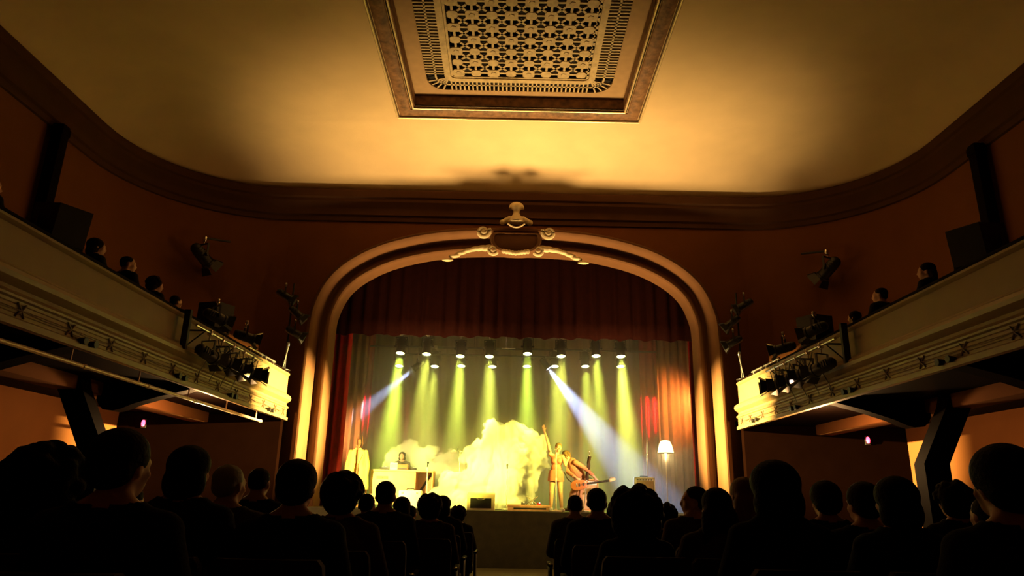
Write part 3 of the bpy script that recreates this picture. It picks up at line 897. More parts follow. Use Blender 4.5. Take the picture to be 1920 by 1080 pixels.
AUD = [  # x, y, head top z, yaw, slim, hair, hair material, clothes, label
 (-2.14, 3.25, 1.34, 0, 1, 'bushy', hk_, cB, 'person with a wide mass of bushy hair, seated in front of the left balcony post'),
 (-1.36, 2.4, 1.30, -14, 0, 'short', hb, cB, 'large dark head nearest the camera on the left, pale ear caught by light'),
 (-1.51, 3.25, 1.30, 0, 1, 'bob', hk_, cN, 'person with straight square hair between the large dark head and the grey haired one'),
 (-1.65, 4.1, 1.25, -20, 0, 'short', hg, cG, 'person with grey hair rim lit on its right side'),
 (-2.07, 5.8, 1.29, 0, 0, 'crop', hb, cB, 'person with a narrow head just right of the grey haired one'),
 (-1.02, 3.25, 1.25, 0, 0, 'short', hb, cB, 'person with a big round head in front of the left foot of the arch'),
 (-1.00, 4.1, 1.23, -10, 1, 'curly', hb, cBr, 'person with curly hair below the yellow coat'),
 (-1.36, 6.65, 1.11, 0, 1, 'crop', hb, cB, 'small head peeping out right of the curly haired person'),
 (-1.05, 5.8, 1.21, 0, 0, 'short', hk_, cB, 'person with a smooth tall head in front of the yellow keyboard desk'),
 (-1.16, 7.5, 1.09, 0, 1, 'bob', hb, cB, 'person half hidden right of the smooth tall head'),
 (-1.29, 9.2, .98, 0, 0, 'crop', hb, cB, 'far low head below the right part of the keyboard desk'),
 (-.78, 6.65, 1.13, 0, 0, 'curly', hb, cBr, 'person with thick wavy hair on the left of the aisle'),
 (-.81, 8.35, 1.11, -10, 1, 'bob', hb, cB, 'person just behind the thick wavy hair, left of the aisle'),
 (-.75, 10.05, .99, 0, 1, 'curly', hb, cB, 'small person in the row farthest down the aisle, left of the stage monitor'),
 (.62, 7.5, 1.14, 0, 0, 'crop', hb, cG, 'person with ears standing out, in front of the stand with the wrapped pole'),
 (.64, 5.8, 1.19, -12, 0, 'short', hk_, cB, 'person on the aisle with a pale cheek, right of the one with standing ears'),
 (.64, 4.1, 1.22, 0, 1, 'bushy', hk_, cB, 'person with a huge rounded head of hair in front of the small white amplifier'),
 (1.36, 6.65, 1.09, 0, 1, 'curly', hb, cB, 'low fuzzy head below the floor lamp'),
 (1.41, 5.8, 1.22, 75, 0, 'short', hb, cBr, 'person turned in profile to the left in front of the right foot of the arch'),
 (1.10, 4.1, 1.18, 0, 1, 'long', hb, cBr, 'person with long hair falling over the shoulders, in front of the arch'),
 (1.53, 4.95, 1.27, 15, 1, 'long', hf, cB, 'person half hidden behind the tall rounded head, with pale hair edge'),
 (1.12, 3.25, 1.29, 0, 1, 'bob', hk_, cB, 'tall rounded dark head right of the arch'),
 (2.09, 4.95, 1.26, 0, 0, 'short', hb, cB, 'dark flat topped head to the right of the tall rounded one'),
 (1.93, 4.1, 1.23, 8, 0, 'short', hb, cB, 'dark head below the red lamp on the right'),
 (1.66, 3.25, 1.23, 0, 1, 'bob', hk_, cN, 'dark head beside the right balcony post'),
 (1.57, 2.4, 1.31, 0, 0, 'short', hk_, cB, 'large dark head nearest the camera at the far right'),
 (2.97, 4.95, 1.28, 0, 1, 'curly', hb, cB, 'dark head showing just right of the right balcony post'),
 (-2.94, 4.1, 1.18, 0, 0, 'short', hb, cB, 'dark head at the far left edge under the balcony'),
 (2.62, 4.1, 1.16, 0, 0, 'short', hb, cN, 'low dark head in shadow between the right post and the nearest head'),
 (-2.5, 2.4, 1.14, 0, 1, 'bob', hb, cN, 'low dark head in the shadow at the lower left corner'),
 (2.45, 2.4, 1.16, 0, 1, 'bob', hb, cN, 'low dark head in the shadow at the lower right corner'),
 (-2.2, 4.1, 1.13, 0, 0, 'crop', hb, cN, 'low dark head hidden in shadow left of the grey haired one')]
def seat_of(lb):
    w_ = lb.split()[:12]
    while w_[-1] in ('in', 'the', 'of', 'a', 'and', 'with', 'on', 'its', 'under', 'over', 'at', 'to', 'left', 'front', 'one', 'pale', 'right'): w_.pop()
    return 'theatre seat of the ' + ' '.join(w_).rstrip(',')
hsc = {0: 1.25, 1: 1.12, 5: 1.15, 16: 1.12, 21: 1.15, 23: 1.15, 24: 1.0, 25: 1.25, 22: 1.25, 14: 1, 2: .95}
for i, (x, y, zt, yaw, slim, hair, hm_, cm_, lb) in enumerate(AUD):
    f = FZ(y)
    o, sc = person(x, y, zt, f, yaw, slim, hair, hm_, cm_, lb, 'seated audience', 0, 0, hsc.get(i, 1.0))
    seat(x, y, f, 1.0, seat_of(lb), 'occupied theatre seats')
for x, y, lb in ((-1.32, 8.35, 'empty dark seat beside the left aisle, fourth row from the stage'), (1.14, 7.5, 'empty dark seat next to the person with standing ears')):
    seat(x, y, FZ(y), 1.0, lb, None)

BALP = [(-6.0, 7.22, 4.49, -35, 0, 'short', hb, 'person with a pale lit face at the left edge on the left balcony'), (-6.0, 9.34, 4.53, -50, 1, 'bob', hb, 'person with rounded hair on the left balcony, right of the large loudspeaker'),
        (-6.0, 10.18, 4.55, -50, 0, 'crop', hk_, 'square headed person beside the rounded hair on the left balcony'), (-6.0, 11.08, 4.52, -50, 1, 'curly', hb, 'curly haired person on the left balcony, near the lantern pipe'),
        (-6.0, 11.84, 4.40, -30, 0, 'short', hb, 'person leaning low at the left balcony rail beside the lanterns'),
        (6.0, 9.66, 4.54, 60, 1, 'long', hb, 'person with long hair in profile on the right balcony'), (6.0, 10.98, 4.55, 50, 0, 'short', hb, 'person with short hair on the right balcony, nearer the lanterns'),
        (6.0, 11.9, 4.40, 40, 1, 'bob', hb, 'dim person at the right balcony rail, last before the lanterns')]
for x, y, zt, yaw, slim, hair, hm_, lb in BALP:
    person(x, y, zt, 3.06, yaw * .5, slim, hair, hm_, cB, lb, 'balcony audience', yaw * .5)
    seat(x, y, 3.06, 1.0, seat_of(lb), 'balcony seats').rotation_euler = (0, 0, R(yaw * .5))
# ---------------------------------------------------------------- performers
DRESS = mat('dusty rose cloth', (.42, .13, .09), .8, bump=.2, bscale=80)
SHIRTO = mat('rust cloth', (.40, .17, .08), .85, bump=.2, bscale=80)
TROUS = mat('tan cloth', (.34, .17, .09), .85, bump=.2, bscale=80)
SHOEW = mat('white leather', (.75, .72, .66), .5)
def finish_person(loc, caps, balls, cl, label, hairk, hairm, c, Rm, voxel=.008):
    me, co, tags = body(caps, balls, voxel)
    o = build('person', me, SKIN, None, 180, loc)
    tag(o, label, 'person')
    for nm, tg, th, m_, ex in cl:
        k = clothing(me, co, tags, tg, th, ex)
        for q in (islands(k) if nm == 'shoe' else [k]): build(nm, q, m_, o, 180)
    build('hat' if hairk == 'hat' else 'hair', hair_mesh(hairk, c, Rm), hairm, o, 180)
    eyes(o, c, Rm)
    return o
def leg(caps, hip, knee, ank, toe, r=(.085, .058, .04)):
    caps += [(hip, knee, r[0], r[1] * .95, 'thigh'), (knee, ank, r[1], r[2], 'calf'), (ank, V3(ank.x, ank.y, .045), r[2], .04, 'foot'), (V3(ank.x, ank.y, .045), toe, .042, .032, 'foot')]
I3 = Matrix.Identity(3)
caps, balls = [], []
balls += [(V3(-.005, 0, .87), (.165, .12, .13), I3, 'hip'), (V3(.0, 0, 1.02), (.118, .092, .12), I3, 'torso'), (V3(.01, .0, 1.19), (.142, .10, .14), I3, 'torso')]
for s in (-1, 1): balls.append((V3(.01 + s * .06, -.075, 1.18), (.058, .05, .058), I3, 'torso'))
caps += [(V3(-.05, 0, 1.29), V3(-.145, 0, 1.34), .05, .048, 'torso'), (V3(.05, 0, 1.29), V3(.155, 0, 1.30), .05, .047, 'torso'), (V3(.015, 0, 1.28), V3(.035, -.015, 1.42), .048, .045, 'neck')]
caps += [(V3(-.145, 0, 1.345), V3(-.215, -.04, 1.65), .046, .036, 'arm'), (V3(-.215, -.04, 1.65), V3(-.30, -.07, 1.90), .035, .025, 'arm')]
hand(caps, (-.30, -.07, 1.90), (-.25, -.1, 1), (.3, -1, 0), .95, .35, 1)
caps += [(V3(.16, 0, 1.295), V3(.215, -.13, 1.08), .045, .036, 'arm'), (V3(.215, -.13, 1.08), V3(.29, .0, 1.22), .035, .025, 'arm')]
hand(caps, (.29, .0, 1.22), (.3, .6, .7), (-.5, .8, -.3), .95, .5, 1)
leg(caps, V3(-.085, 0, .80), V3(-.115, -.04, .45), V3(-.125, .02, .09), V3(-.15, -.17, .035))
leg(caps, V3(.085, 0, .80), V3(.10, -.09, .46), V3(.13, -.01, .09), V3(.16, -.20, .035))
Rs = Matrix.Rotation(R(180 + 12), 3, 'Z') @ Matrix.Rotation(R(-10), 3, 'X') @ Matrix.Rotation(R(-8), 3, 'Y')
cs = V3(.055, -.035, 1.50)
head(balls, caps, cs, Rs, .95)
singer = finish_person((1.10, 17.55, .80), caps, balls, [('dress', ('hip', 'torso', 'thigh'), .012, DRESS, lambda p: (p[:, 2] > .70) & (p[:, 2] < 1.33)), ('shoe', ('foot',), .010, SHOEW, None)],
    'singer in a short rose dress with one bare arm raised high beside the smoke', 'ponytail', hf, cs, Rs)
g = G()
g.loft([[(-.005 + a_ * math.cos(t), b_ * math.sin(t) + .01 * math.sin(6 * t) * (1 if z < .8 else 0), z) for t in [2 * math.pi * k / 32 for k in range(32)]] for z, a_, b_ in ((.96, .158, .118), (.88, .185, .145), (.78, .198, .16), (.70, .205, .17), (.70, .196, .16), (.88, .176, .135))])
build('skirt', g, DRESS, singer, 60)

caps, balls = [], []
balls += [(V3(.10, .0, .78), (.15, .155, .13), I3, 'hip')]
caps += [(V3(.08, -.01, .86), V3(-.06, -.04, 1.08), .135, .15, 'torso'), (V3(-.06, -.04, 1.08), V3(-.11, -.04, 1.17), .15, .12, 'torso'),
         (V3(-.06, -.08, 1.16), V3(-.04, -.20, 1.17), .075, .062, 'torso'), (V3(-.10, .0, 1.17), V3(-.14, .13, 1.17), .075, .062, 'torso'), (V3(-.12, -.04, 1.20), V3(-.22, -.08, 1.27), .06, .055, 'neck')]
caps += [(V3(-.04, -.20, 1.17), V3(.24, -.28, 1.0), .056, .044, 'arm'), (V3(.24, -.28, 1.0), V3(.43, -.36, .80), .042, .030, 'arm')]
hand(caps, (.43, -.36, .80), (.45, .35, -.75), (-.2, .9, .3), 1.0, .9, -1)
caps += [(V3(-.14, .13, 1.17), V3(-.22, -.10, .94), .056, .044, 'arm'), (V3(-.22, -.10, .94), V3(-.02, -.36, .78), .042, .030, 'arm')]
hand(caps, (-.02, -.36, .78), (.7, -.1, -.7), (.2, .9, -.1), 1.0, .7, 1)
leg(caps, V3(.04, -.07, .72), V3(-.10, -.14, .43), V3(-.16, -.05, .10), V3(-.30, -.16, .04), (.10, .068, .046))
leg(caps, V3(.17, .07, .72), V3(.06, .02, .42), V3(.14, .12, .10), V3(.0, .02, .04), (.10, .068, .046))
Rg = Matrix.Rotation(R(112), 3, 'Z') @ Matrix.Rotation(R(-22), 3, 'X')
cg = V3(-.285, -.11, 1.31)
head(balls, caps, cg, Rg)
finish_person((1.64, 18.05, .80), caps, balls, [('shirt', ('torso', 'arm'), .013, SHIRTO, lambda p: ~((p[:, 1] < -.30) & (p[:, 2] < .86))), ('trousers', ('hip', 'thigh', 'calf'), .012, TROUS, lambda p: p[:, 2] > .10), ('shoe', ('foot',), .010, cBr, None)],
    'guitarist in rust coloured clothes bending over towards the singer', 'curly', hf, cg, Rg)

# guitar held by the bending guitarist
gt = empty('electric_guitar', (1.70, 17.62, 1.43), 0)
gt.rotation_euler = (R(-8), R(-9), 0)
tag(gt, 'electric guitar held across the bending guitarist, neck pointing right', 'guitar')
GW = mat('guitar lacquer', (.45, .15, .05), .25, var=.2)
g = G()
oc = []
for k in range(40):
    t = 2 * math.pi * k / 40
    r_ = .155 + .035 * math.cos(2 * t) - .02 * math.cos(t)
    oc.append((r_ * math.cos(t) * 1.18, r_ * math.sin(t) * .95))
g.loft([[(x * .96, -.022, z * .96) for x, z in oc], [(x, -.016, z) for x, z in oc], [(x, .016, z) for x, z in oc], [(x * .96, .022, z * .96) for x, z in oc]])
build('body', g, GW, gt)
g = G(); g.box((.44, -.026, 0), (.56, .024, .048), bev=.006); build('neck', g, DKWOOD, gt)
g = G(); g.loft([[(.71, y, -.03), (.86, y, -.02), (.88, y, .03), (.84, y, .05), (.72, y, .035)] for y in (-.035, -.018)]); h_ = build('headstock', g, GILT, gt)
for k in range(6):
    g = G(); g.cone((.74 + .018 * k, -.026, .04), (.74 + .018 * k, -.026, .075), .006, .008, 6); build('tuning_peg', g, CHROME, h_)
g = G(); g.box((.07, -.03, 0), (.03, .016, .07)); g.box((-.03, -.03, 0), (.03, .016, .07)); build('pickups', g, BLACKM, gt)
g = G(); g.box((-.09, -.03, 0), (.025, .02, .08)); build('bridge', g, CHROME, gt)
g = G()
for k in range(6): g.cone((-.09, -.041, -.02 + k * .008), (.74, -.041, -.016 + k * .0064), .0012, .0012, 4)
build('strings', g, CHROME, gt)
g = G(); g.tube([(-.16, .01, .05), (-.28, .12, .20), (-.33, .22, .40)], .012, 6); build('strap', g, cBr, gt)

# microphone stands
def micstand(loc, h, label, lean=(0, 0), wrap=False, dark_tip=False, boom=None, polemat=None, rz=0):
    r_ = empty('microphone_stand', loc, rz)
    tag(r_, label, 'microphone stand')
    top = V3(lean[0], lean[1], h)
    pm = polemat or CHROME
    g = G(); g.lathe([(.001, 0), (.14, 0), (.145, .015), (.12, .03), (.03, .045), (.02, .07), (.001, .07)], seg=24); build('base', g, pm, r_)
    g = G(); g.cone((0, 0, .05), top * .55, .015, .015, 10); g.cone(top * .5, top, .011, .011, 10); g.cone(top * .53, top * .57, .02, .02, 10); build('pole', g, pm, r_)
    tip = top
    if boom:
        g = G(); g.cone(top - V3(*boom) * .3, top + V3(*boom), .009, .009, 8); g.ball(top, .022, 2); g.cone(top - V3(*boom) * .3, top - V3(*boom) * .4, .018, .018, 8)
        build('boom_arm', g, pm, r_); tip = top + V3(*boom)
    d = V3(0, .4, .35).normalized()
    g = G(); g.cone(tip - d * .02, tip + d * .10, .013, .02, 12); g.ball(tip + d * .13, (.027, .027, .03), 2); build('microphone', g, BLACKM if dark_tip else CHROME, r_)
    if wrap:
        g = G()
        n = 30
        g.loft([[(top.x * z / h + (.038 + .012 * math.sin(3 * a + z * 20)) * math.cos(a), top.y * z / h + (.038 + .012 * math.sin(2 * a - z * 16)) * math.sin(a), z) for a in [2 * math.pi * k / 14 for k in range(14)]] for z in [h * .55 + (h * .42) * j / 18 for j in range(19)]])
        build('wrapped_cloth', g, cBr, r_); r_.children[-1]['label'] = 'brown cloth wound round the upper pole'
    return r_
PALE = mat('pale painted steel', (.78, .68, .52), .35, metal=.2)
micstand((1.075, 17.22, .8), 1.36, 'tall pale microphone stand right in front of the singer', (.0, 0), polemat=PALE)
micstand((1.78, 17.75, .8), 1.36, 'microphone stand with a thick wrapped pole, right of the guitarist', (.17, 0), wrap=True)
micstand((-2.10, 18.2, .8), 1.02, 'short stand with a black microphone in front of the desk right end', (-.03, 0), dark_tip=True, polemat=PALE)
micstand((-1.36, 18.9, .8), 1.45, 'boom microphone stand rising from the smoke left of the big plume', (.0, 0), boom=(-.1, .5, .05), polemat=PALE)
micstand((-.10, 18.0, .8), 1.0, 'thin microphone stand almost lost in the big yellow plume', (0, 0), dark_tip=True)
g_ = empty('lighting_stand_pole', (3.66, 19.35, .8))
tag(g_, 'tall thin pole standing behind the small white amplifier', 'pole')
g = G(); g.cone((0, 0, .03), (.02, 0, 1.5), .018, .018, 8); g.cone((.02, 0, 1.4), (.09, 0, 2.88), .013, .010, 8); g.ball((.03, 0, 1.5), .028, 2); build('shaft', g, CHROME, g_)
for k in range(3):
    a = k * 2.094
    g = G(); g.tube([(0, 0, .32), (.25 * math.cos(a), .25 * math.sin(a), .02)], .012, 6); build('leg', g, CHROME, g_)

# floor lamp
SHADE = mat('glowing lamp shade', (1, .8, .45), .6, em=(1, .74, .25), es=6)
fl = empty('floor_lamp', (4.17, 19.2, .8))
tag(fl, 'floor lamp with a glowing domed shade on the right of the stage', 'floor lamp')
g = G(); g.lathe([(.001, 0), (.16, 0), (.165, .02), (.10, .035), (.02, .06), (.001, .06)], seg=28); build('base', g, PALE, fl)
g = G(); g.cone((0, 0, .05), (0, 0, 1.50), .014, .012, 12); g.ball((0, 0, .75), .02, 2); build('pole', g, PALE, fl)
g = G()
pr = [(.05, 1.87), (.12, 1.85), (.165, 1.76), (.20, 1.62), (.215, 1.53), (.212, 1.53), (.196, 1.62), (.16, 1.75), (.115, 1.842), (.05, 1.86)]
g.loft([[(r_ * math.cos(a), r_ * math.sin(a), z) for a in [2 * math.pi * k / 32 for k in range(32)]] for r_, z in pr], True, False); build('lamp_shade', g, SHADE, fl)
g = G(); g.lathe([(.001, 1.50), (.02, 1.5), (.045, 1.57), (.05, 1.62), (.02, 1.68), (.001, 1.69)], seg=16); build('bulb', g, mat('bulb', (1, .9, .7), .3, em=(1, .85, .5), es=25), fl)
g = G(); g.lathe([(.215, 1.52), (.22, 1.525), (.22, 1.54), (.213, 1.54), (.213, 1.52)], seg=32)
build('shade_rim', g, GILT, fl)
l = bpy.data.lights.new('lamp_glow', 'POINT'); l.energy = 45; l.color = (1, .72, .3); l.shadow_soft_size = .05
lo = bpy.data.objects.new('lamp_glow', l); col.objects.link(lo); lo.location = (4.17, 19.2, 2.24)

# amplifiers and stage gear
TOLEX = mat('cream vinyl', (.72, .66, .52), .6, bump=.2, bscale=150)
GRILLC = mat('tan grille cloth', (.42, .28, .16), .85, bump=.4, bscale=160)
TWEED = mat('tweed cloth', (.50, .27, .11), .8, bump=.3, bscale=140)
def amp(loc, dims, shell, grillm, label, rz=0, tilt=0, handle=True):
    r_ = empty('amplifier', loc, R(rz)); tag(r_, label, 'amplifier')
    wd, dp, h = dims
    T = Matrix.Rotation(R(tilt), 4, 'X')
    g = G(); t = .035
    g.box((0, .02, h / 2), (wd, dp - .04, h), bev=.02)
    for s in (-1, 1): g.box((s * (wd / 2 - t / 2), -dp / 2 + .02, h / 2), (t, .06, h), bev=.008)
    for z in (t / 2, h - t / 2): g.box((0, -dp / 2 + .02, z), (wd, .06, t), bev=.008)
    build('cabinet', g.xf(T), shell, r_)
    g = G(); g.box((0, -dp / 2 + .03, h * .44), (wd - 2 * t, .03, h * .74)); build('grille', g.xf(T), grillm, r_)
    g = G(); g.box((0, -dp / 2 + .025, h * .87), (wd - 2 * t, .03, h * .12)); p_ = build('control_panel', g.xf(T), CHROME, r_)
    for k in range(6):
        g = G(); g.cone((-wd * .36 + k * wd * .14, -dp / 2 + .012, h * .87), (-wd * .36 + k * wd * .14, -dp / 2 - .015, h * .87), .014, .012, 10); build('knob', g.xf(T), BLACKM, p_)
    if handle:
        g = G(); g.tube([(-.11, 0, h), (-.09, 0, h + .03), (.09, 0, h + .03), (.11, 0, h)], .012, 6); build('handle', g.xf(T), BLACKM, r_)
    return r_
amp((2.0, 18.75, .8), (.52, .30, .80), TWEED, GRILLC, 'orange tweed amplifier standing behind the guitarist')
amp((3.53, 19.05, 1.22), (.52, .28, .46), TOLEX, GRILLC, 'small white edged amplifier perched on a dark road case')
rc = empty('road_case', (3.53, 19.08, .8)); tag(rc, 'dark road case under the small white edged amplifier', 'case')
g = G(); g.box((0, 0, .21), (.62, .42, .42), bev=.012); build('case_body', g, BLACKM, rc)
for s in (-1, 1):
    for q in (-1, 1):
        g = G(); g.box((s * .30, q * .20, .21), (.035, .035, .42), bev=.006); build('corner_edge', g, CHROME, rc)
# stage monitor at the lip
MF = mat('pale wood frame', (.62, .50, .28), .5, var=.15)
sm = empty('stage_monitor', (-.71, 17.45, .8)); tag(sm, 'stage monitor with a pale frame and dark grille at the stage edge', 'loudspeaker')
g = G()
g.loft([[(x, -.20, 0), (x, -.16, .36), (x, .18, .40), (x, .22, 0)] for x in (-.33, .33)]); build('cabinet', g, MF, sm)
g = G(); g.loft([[(-.25, -.215, .045), (.25, -.215, .045), (.25, -.19, .27), (-.25, -.19, .27)], [(-.25, -.18, .045), (.25, -.18, .045), (.25, -.15, .27), (-.25, -.15, .27)]]); build('grille', g, SPK, sm)
g = G(); g.tube([(.09 * math.cos(a), -.215 + .02 * math.sin(a), .265 - .035 * math.sin(a)) for a in [math.pi * k / 10 for k in range(11)]], .014, 8); build('handle', g, CHROME, sm)
# low riser with pedals
rs = empty('pedal_riser', (.43, 17.55, .8)); tag(rs, 'low pinkish plank riser at the stage edge beside the singer', 'riser')
PLK = mat('pinkish planks', (.48, .24, .15), .6, var=.2, scale=9)
g = G(); g.box((0, 0, .115), (1.02, .42, .05), bev=.01); build('top_board', g, PLK, rs)
g = G(); g.box((0, -.18, .045), (1.0, .03, .09)); g.box((0, .18, .045), (1.0, .03, .09)); build('side_boards', g, PLK, rs)
g = G(); g.box((.03, -.198, .055), (.78, .008, .035)); build('slot', g, HOLE, rs)
PEDL = mat('small blue white light', (.7, .7, 1), .3, em=(.7, .65, 1), es=6)
for x, c_, lb in ((.50, CHROME, 'silver effects pedal in the middle of the low riser'), (.68, RED, 'red effects pedal with a tiny light, right of the silver one on the riser'), (.30, BLACKM, 'black effects pedal left of the silver one on the riser')):
    p_ = empty('effects_pedal', (x, 17.5, .94)); tag(p_, lb, 'effects pedal')
    g = G(); g.loft([[(-.045, -.07, 0), (.045, -.07, 0), (.045, .07, 0), (-.045, .07, 0)], [(-.042, -.065, .035), (.042, -.065, .035), (.042, .065, .055), (-.042, .065, .055)]]); build('housing', g, c_, p_)
    g = G(); g.cone((0, -.03, .03), (0, -.03, .06), .012, .012, 10); build('foot_switch', g, CHROME, p_)
    g = G(); g.ball((.02, -.01, .05), .010, 2); build('indicator_light', g, PEDL if c_ is RED else LENSW, p_)
fs = empty('folding_stand', (.52, 17.68, .94)); tag(fs, 'small crossed metal stand on the low riser', 'stand')
for s in (-1, 1):
    g = G(); g.tube([(-.14, s * .03, 0), (.14, s * .03, .2)], .012, 6); g.tube([(.14, s * .03, 0), (-.14, s * .03, .2)], .012, 6); build('leg', g, CHROME, fs)
g = G(); g.cone((0, -.05, .1), (0, .05, .1), .012, .012, 8); build('hinge', g, CHROME, fs)

# keyboard desk at the left
DW = mat('pale yellow wood', (.66, .50, .22), .5, var=.12, scale=5)
DW2 = mat('orange wood', (.46, .22, .08), .5, var=.2, scale=6)
dk = empty('keyboard_desk', (-2.82, 18.85, .8)); tag(dk, 'long pale yellow keyboard desk with an open orange right end', 'desk')
g = G(); g.box((0, 0, .905), (1.62, .62, .05), bev=.01); build('desk_top', g, DW, dk)
g = G(); g.box((-.22, -.27, .47), (1.12, .03, .82), bev=.005); build('front_panel', g, DW, dk)
for x in (-.79, .79):
    g = G(); g.box((x, 0, .44), (.04, .58, .88), bev=.005); build('side_panel', g, DW2 if x > 0 else DW, dk)
g = G(); g.box((.35, 0, .44), (.03, .56, .88)); build('divider', g, DW2, dk)
g = G(); g.box((.57, .26, .44), (.44, .02, .88)); build('back_panel', g, DW2, dk)
g = G(); g.box((.52, -.26, .45), (.06, .03, .95), Matrix.Rotation(R(32), 3, 'Y')); build('brace', g, DKWOOD, dk)
g = G(); g.box((-.50, -.288, .73), (.30, .012, .07)); d_ = build('drawer', g, DW2, dk)
g = G(); g.ball((-.50, -.30, .73), .014, 2); build('knob', g, CHROME, d_)
kb = empty('keyboard', (-2.98, 18.98, 1.73)); tag(kb, 'electronic keyboard lying on the pale yellow desk', 'keyboard')
g = G(); g.box((0, 0, .035), (.95, .28, .07), bev=.012); build('case', g, BLACKM, kb)
g = G(); g.box((0, .07, .075), (.88, .13, .02)); build('white_keys', g, SHOEW, kb)
g = G()
for k in range(28):
    if k % 7 not in (2, 6): g.box((-.43 + k * .0314 + .0157, .045, .092), (.014, .08, .016))
build('black_keys', g, BLACKM, kb)
wb = empty('white_box', (-3.06, 18.72, 1.73)); tag(wb, 'white upright box on the keyboard desk in front of the player', 'box')
g = G(); g.box((0, 0, .09), (.20, .12, .18), bev=.012); build('box_body', g, SHOEW, wb)
g = G(); g.box((0, -.063, .10), (.15, .006, .10)); build('front_panel', g, TOLEX, wb)
ob = empty('orange_box', (-2.83, 18.74, 1.73)); tag(ob, 'small orange brown amplifier head on the keyboard desk beside the white box', 'box')
g = G(); g.box((0, 0, .075), (.27, .16, .14), bev=.02); build('shell', g, mat('orange vinyl', (.55, .17, .06), .6), ob)
g = G(); g.box((0, -.082, .03), (.23, .01, .03)); build('front_strip', g, BLACKM, ob)
g = G(); g.tube([(-.06, 0, .145), (-.05, 0, .17), (.05, 0, .17), (.06, 0, .145)], .007, 6); build('handle', g, BLACKM, ob)
wc = empty('white_case', (-2.5, 18.05, .8)); tag(wc, 'white case standing on the stage floor in front of the desk', 'case')
g = G(); g.box((0, 0, .21), (.56, .28, .42), bev=.03); build('case_body', g, SHOEW, wc)
g = G(); g.tube([(-.1, -.02, .42), (-.08, -.02, .46), (.08, -.02, .46), (.1, -.02, .42)], .012, 6); build('handle', g, BLACKM, wc)
for x in (-.18, .18):
    g = G(); g.box((x, -.143, .36), (.05, .01, .05)); build('latch', g, CHROME, wc)
g = G(); g.cone((-3.70, 18.5, .8), (-3.70, 18.5, 1.60), .022, .018, 10); g.lathe([(.001, 0), (.12, 0), (.12, .02), (.03, .05), (.001, .05)], (-3.70, 18.5, .8), 20); g.ball((-3.70, 18.5, 1.62), .03, 2)
tag(build('short_post', g, DW2), 'short brown post on the stage between the coat and the desk', 'post')

# yellow coat on a coat stand
COAT = mat('bright yellow cloth', (.85, .66, .16), .85, bump=.3, bscale=70)
cs_ = empty('coat_stand', (-3.93, 18.3, .8)); tag(cs_, 'wooden coat stand with curved hooks at the left of the stage', 'coat stand')
g = G(); g.lathe([(.001, 0), (.2, 0), (.2, .03), (.06, .06), (.03, .1), (.001, .1)], seg=24); build('base', g, DW2, cs_)
g = G(); g.cone((0, 0, .08), (0, 0, 1.62), .026, .02, 14); g.ball((0, 0, 1.63), .034, 2); build('pole', g, DW2, cs_)
for k, (a, h) in enumerate(((.5, .20), (2.3, .12), (3.7, .16), (5.3, .10))):
    g = G(); g.tube([(0, 0, 1.45), (.07 * math.cos(a), .07 * math.sin(a), 1.48), (.10 * math.cos(a), .10 * math.sin(a), 1.56), (.07 * math.cos(a), .07 * math.sin(a), 1.56 + h)], [.014, .013, .012, .009], 8); build('hook', g, DW2, cs_)
ct = empty('yellow_coat', (-3.93, 18.3, .8)); tag(ct, 'long bright yellow coat hanging open on the coat stand', 'coat')
for s in (-1, 1):
    g = G()
    rows = []
    for j in range(15):
        z = 1.40 - j * .07
        w_ = .245 if j else .13
        w_ += .006 * j if j > 6 else -.004 * j
        row = []
        for k in range(17):
            u = k / 16
            a = u * math.pi * .97
            x = s * (w_ * math.sin(a * .5 + .0) if u < .99 else w_)
            ang = -math.pi / 2 + .20 + u * (math.pi - .22)
            x = s * max(.035, w_ * math.cos(ang)) if u < .5 else s * w_ * math.cos(ang)
            y = .115 * math.sin(ang) + .012 * math.sin(u * 26 + j * .2)
            row.append((x, y, z + (.03 * (1 - abs(math.cos(ang))) if j == 0 else 0)))
        rows.append(row)
    g.loft(rows, False, False)
    o = build('coat_half', g, COAT, ct, 70); md = o.modifiers.new('thick', 'SOLIDIFY'); md.thickness = .012
    g = G(); g.cap((s * .19, 0, 1.34), (s * .265, .0, 1.0), .062, .055); g.cap((s * .265, 0, 1.0), (s * .25, -.02, .68), .055, .048); build('sleeve', remesh(g, .012), COAT, ct, 180)
    g = G(); g.loft([[(s * .03, -.12, 1.05), (s * .05, -.13, 1.05), (s * .04, -.125, 1.05)], [(s * .04, -.125, 1.25), (s * .13, -.135, 1.25), (s * .08, -.14, 1.25)], [(s * .03, -.07, 1.43), (s * .09, -.06, 1.42), (s * .06, -.07, 1.44)]]); build('lapel', g, COAT, ct)

# keyboard player and the man in the hat
o_, _ = person(-2.98, 19.46, 2.24, .92, 0, 1, 'bob', hb, cG, 'keyboard player sitting behind the pale yellow desk in the smoke', None, 180)
o_, _ = person(-1.62, 20.05, 2.36, .98, 0, 0, 'cap', mat('pink felt', (.55, .25, .2), .8), cBr, 'seated player in a pinkish cap, mostly hidden by smoke', None, 180)
for x, y, dz, lb in ((-2.98, 19.42, .12, 'round stool under the keyboard player'), (-1.62, 20.0, .18, 'round stool under the player in the cap')):
    st = empty('stool', (x, y, .8)); tag(st, lb, 'stool')
    g = G(); g.lathe([(.001, 0), (.17, 0), (.175, .02), (.16, .05), (.001, .055)], (0, 0, .36 + dz), 24); build('seat', g, BLACKM, st)
    g = G(); g.cone((0, 0, .2), (0, 0, .36 + dz), .025, .025, 10); build('post', g, CHROME, st)
    for k in range(3):
        a = k * 2.094 + .3
        g = G(); g.tube([(0, 0, .28), (.24 * math.cos(a), .24 * math.sin(a), .012)], .014, 6); build('leg', g, CHROME, st)

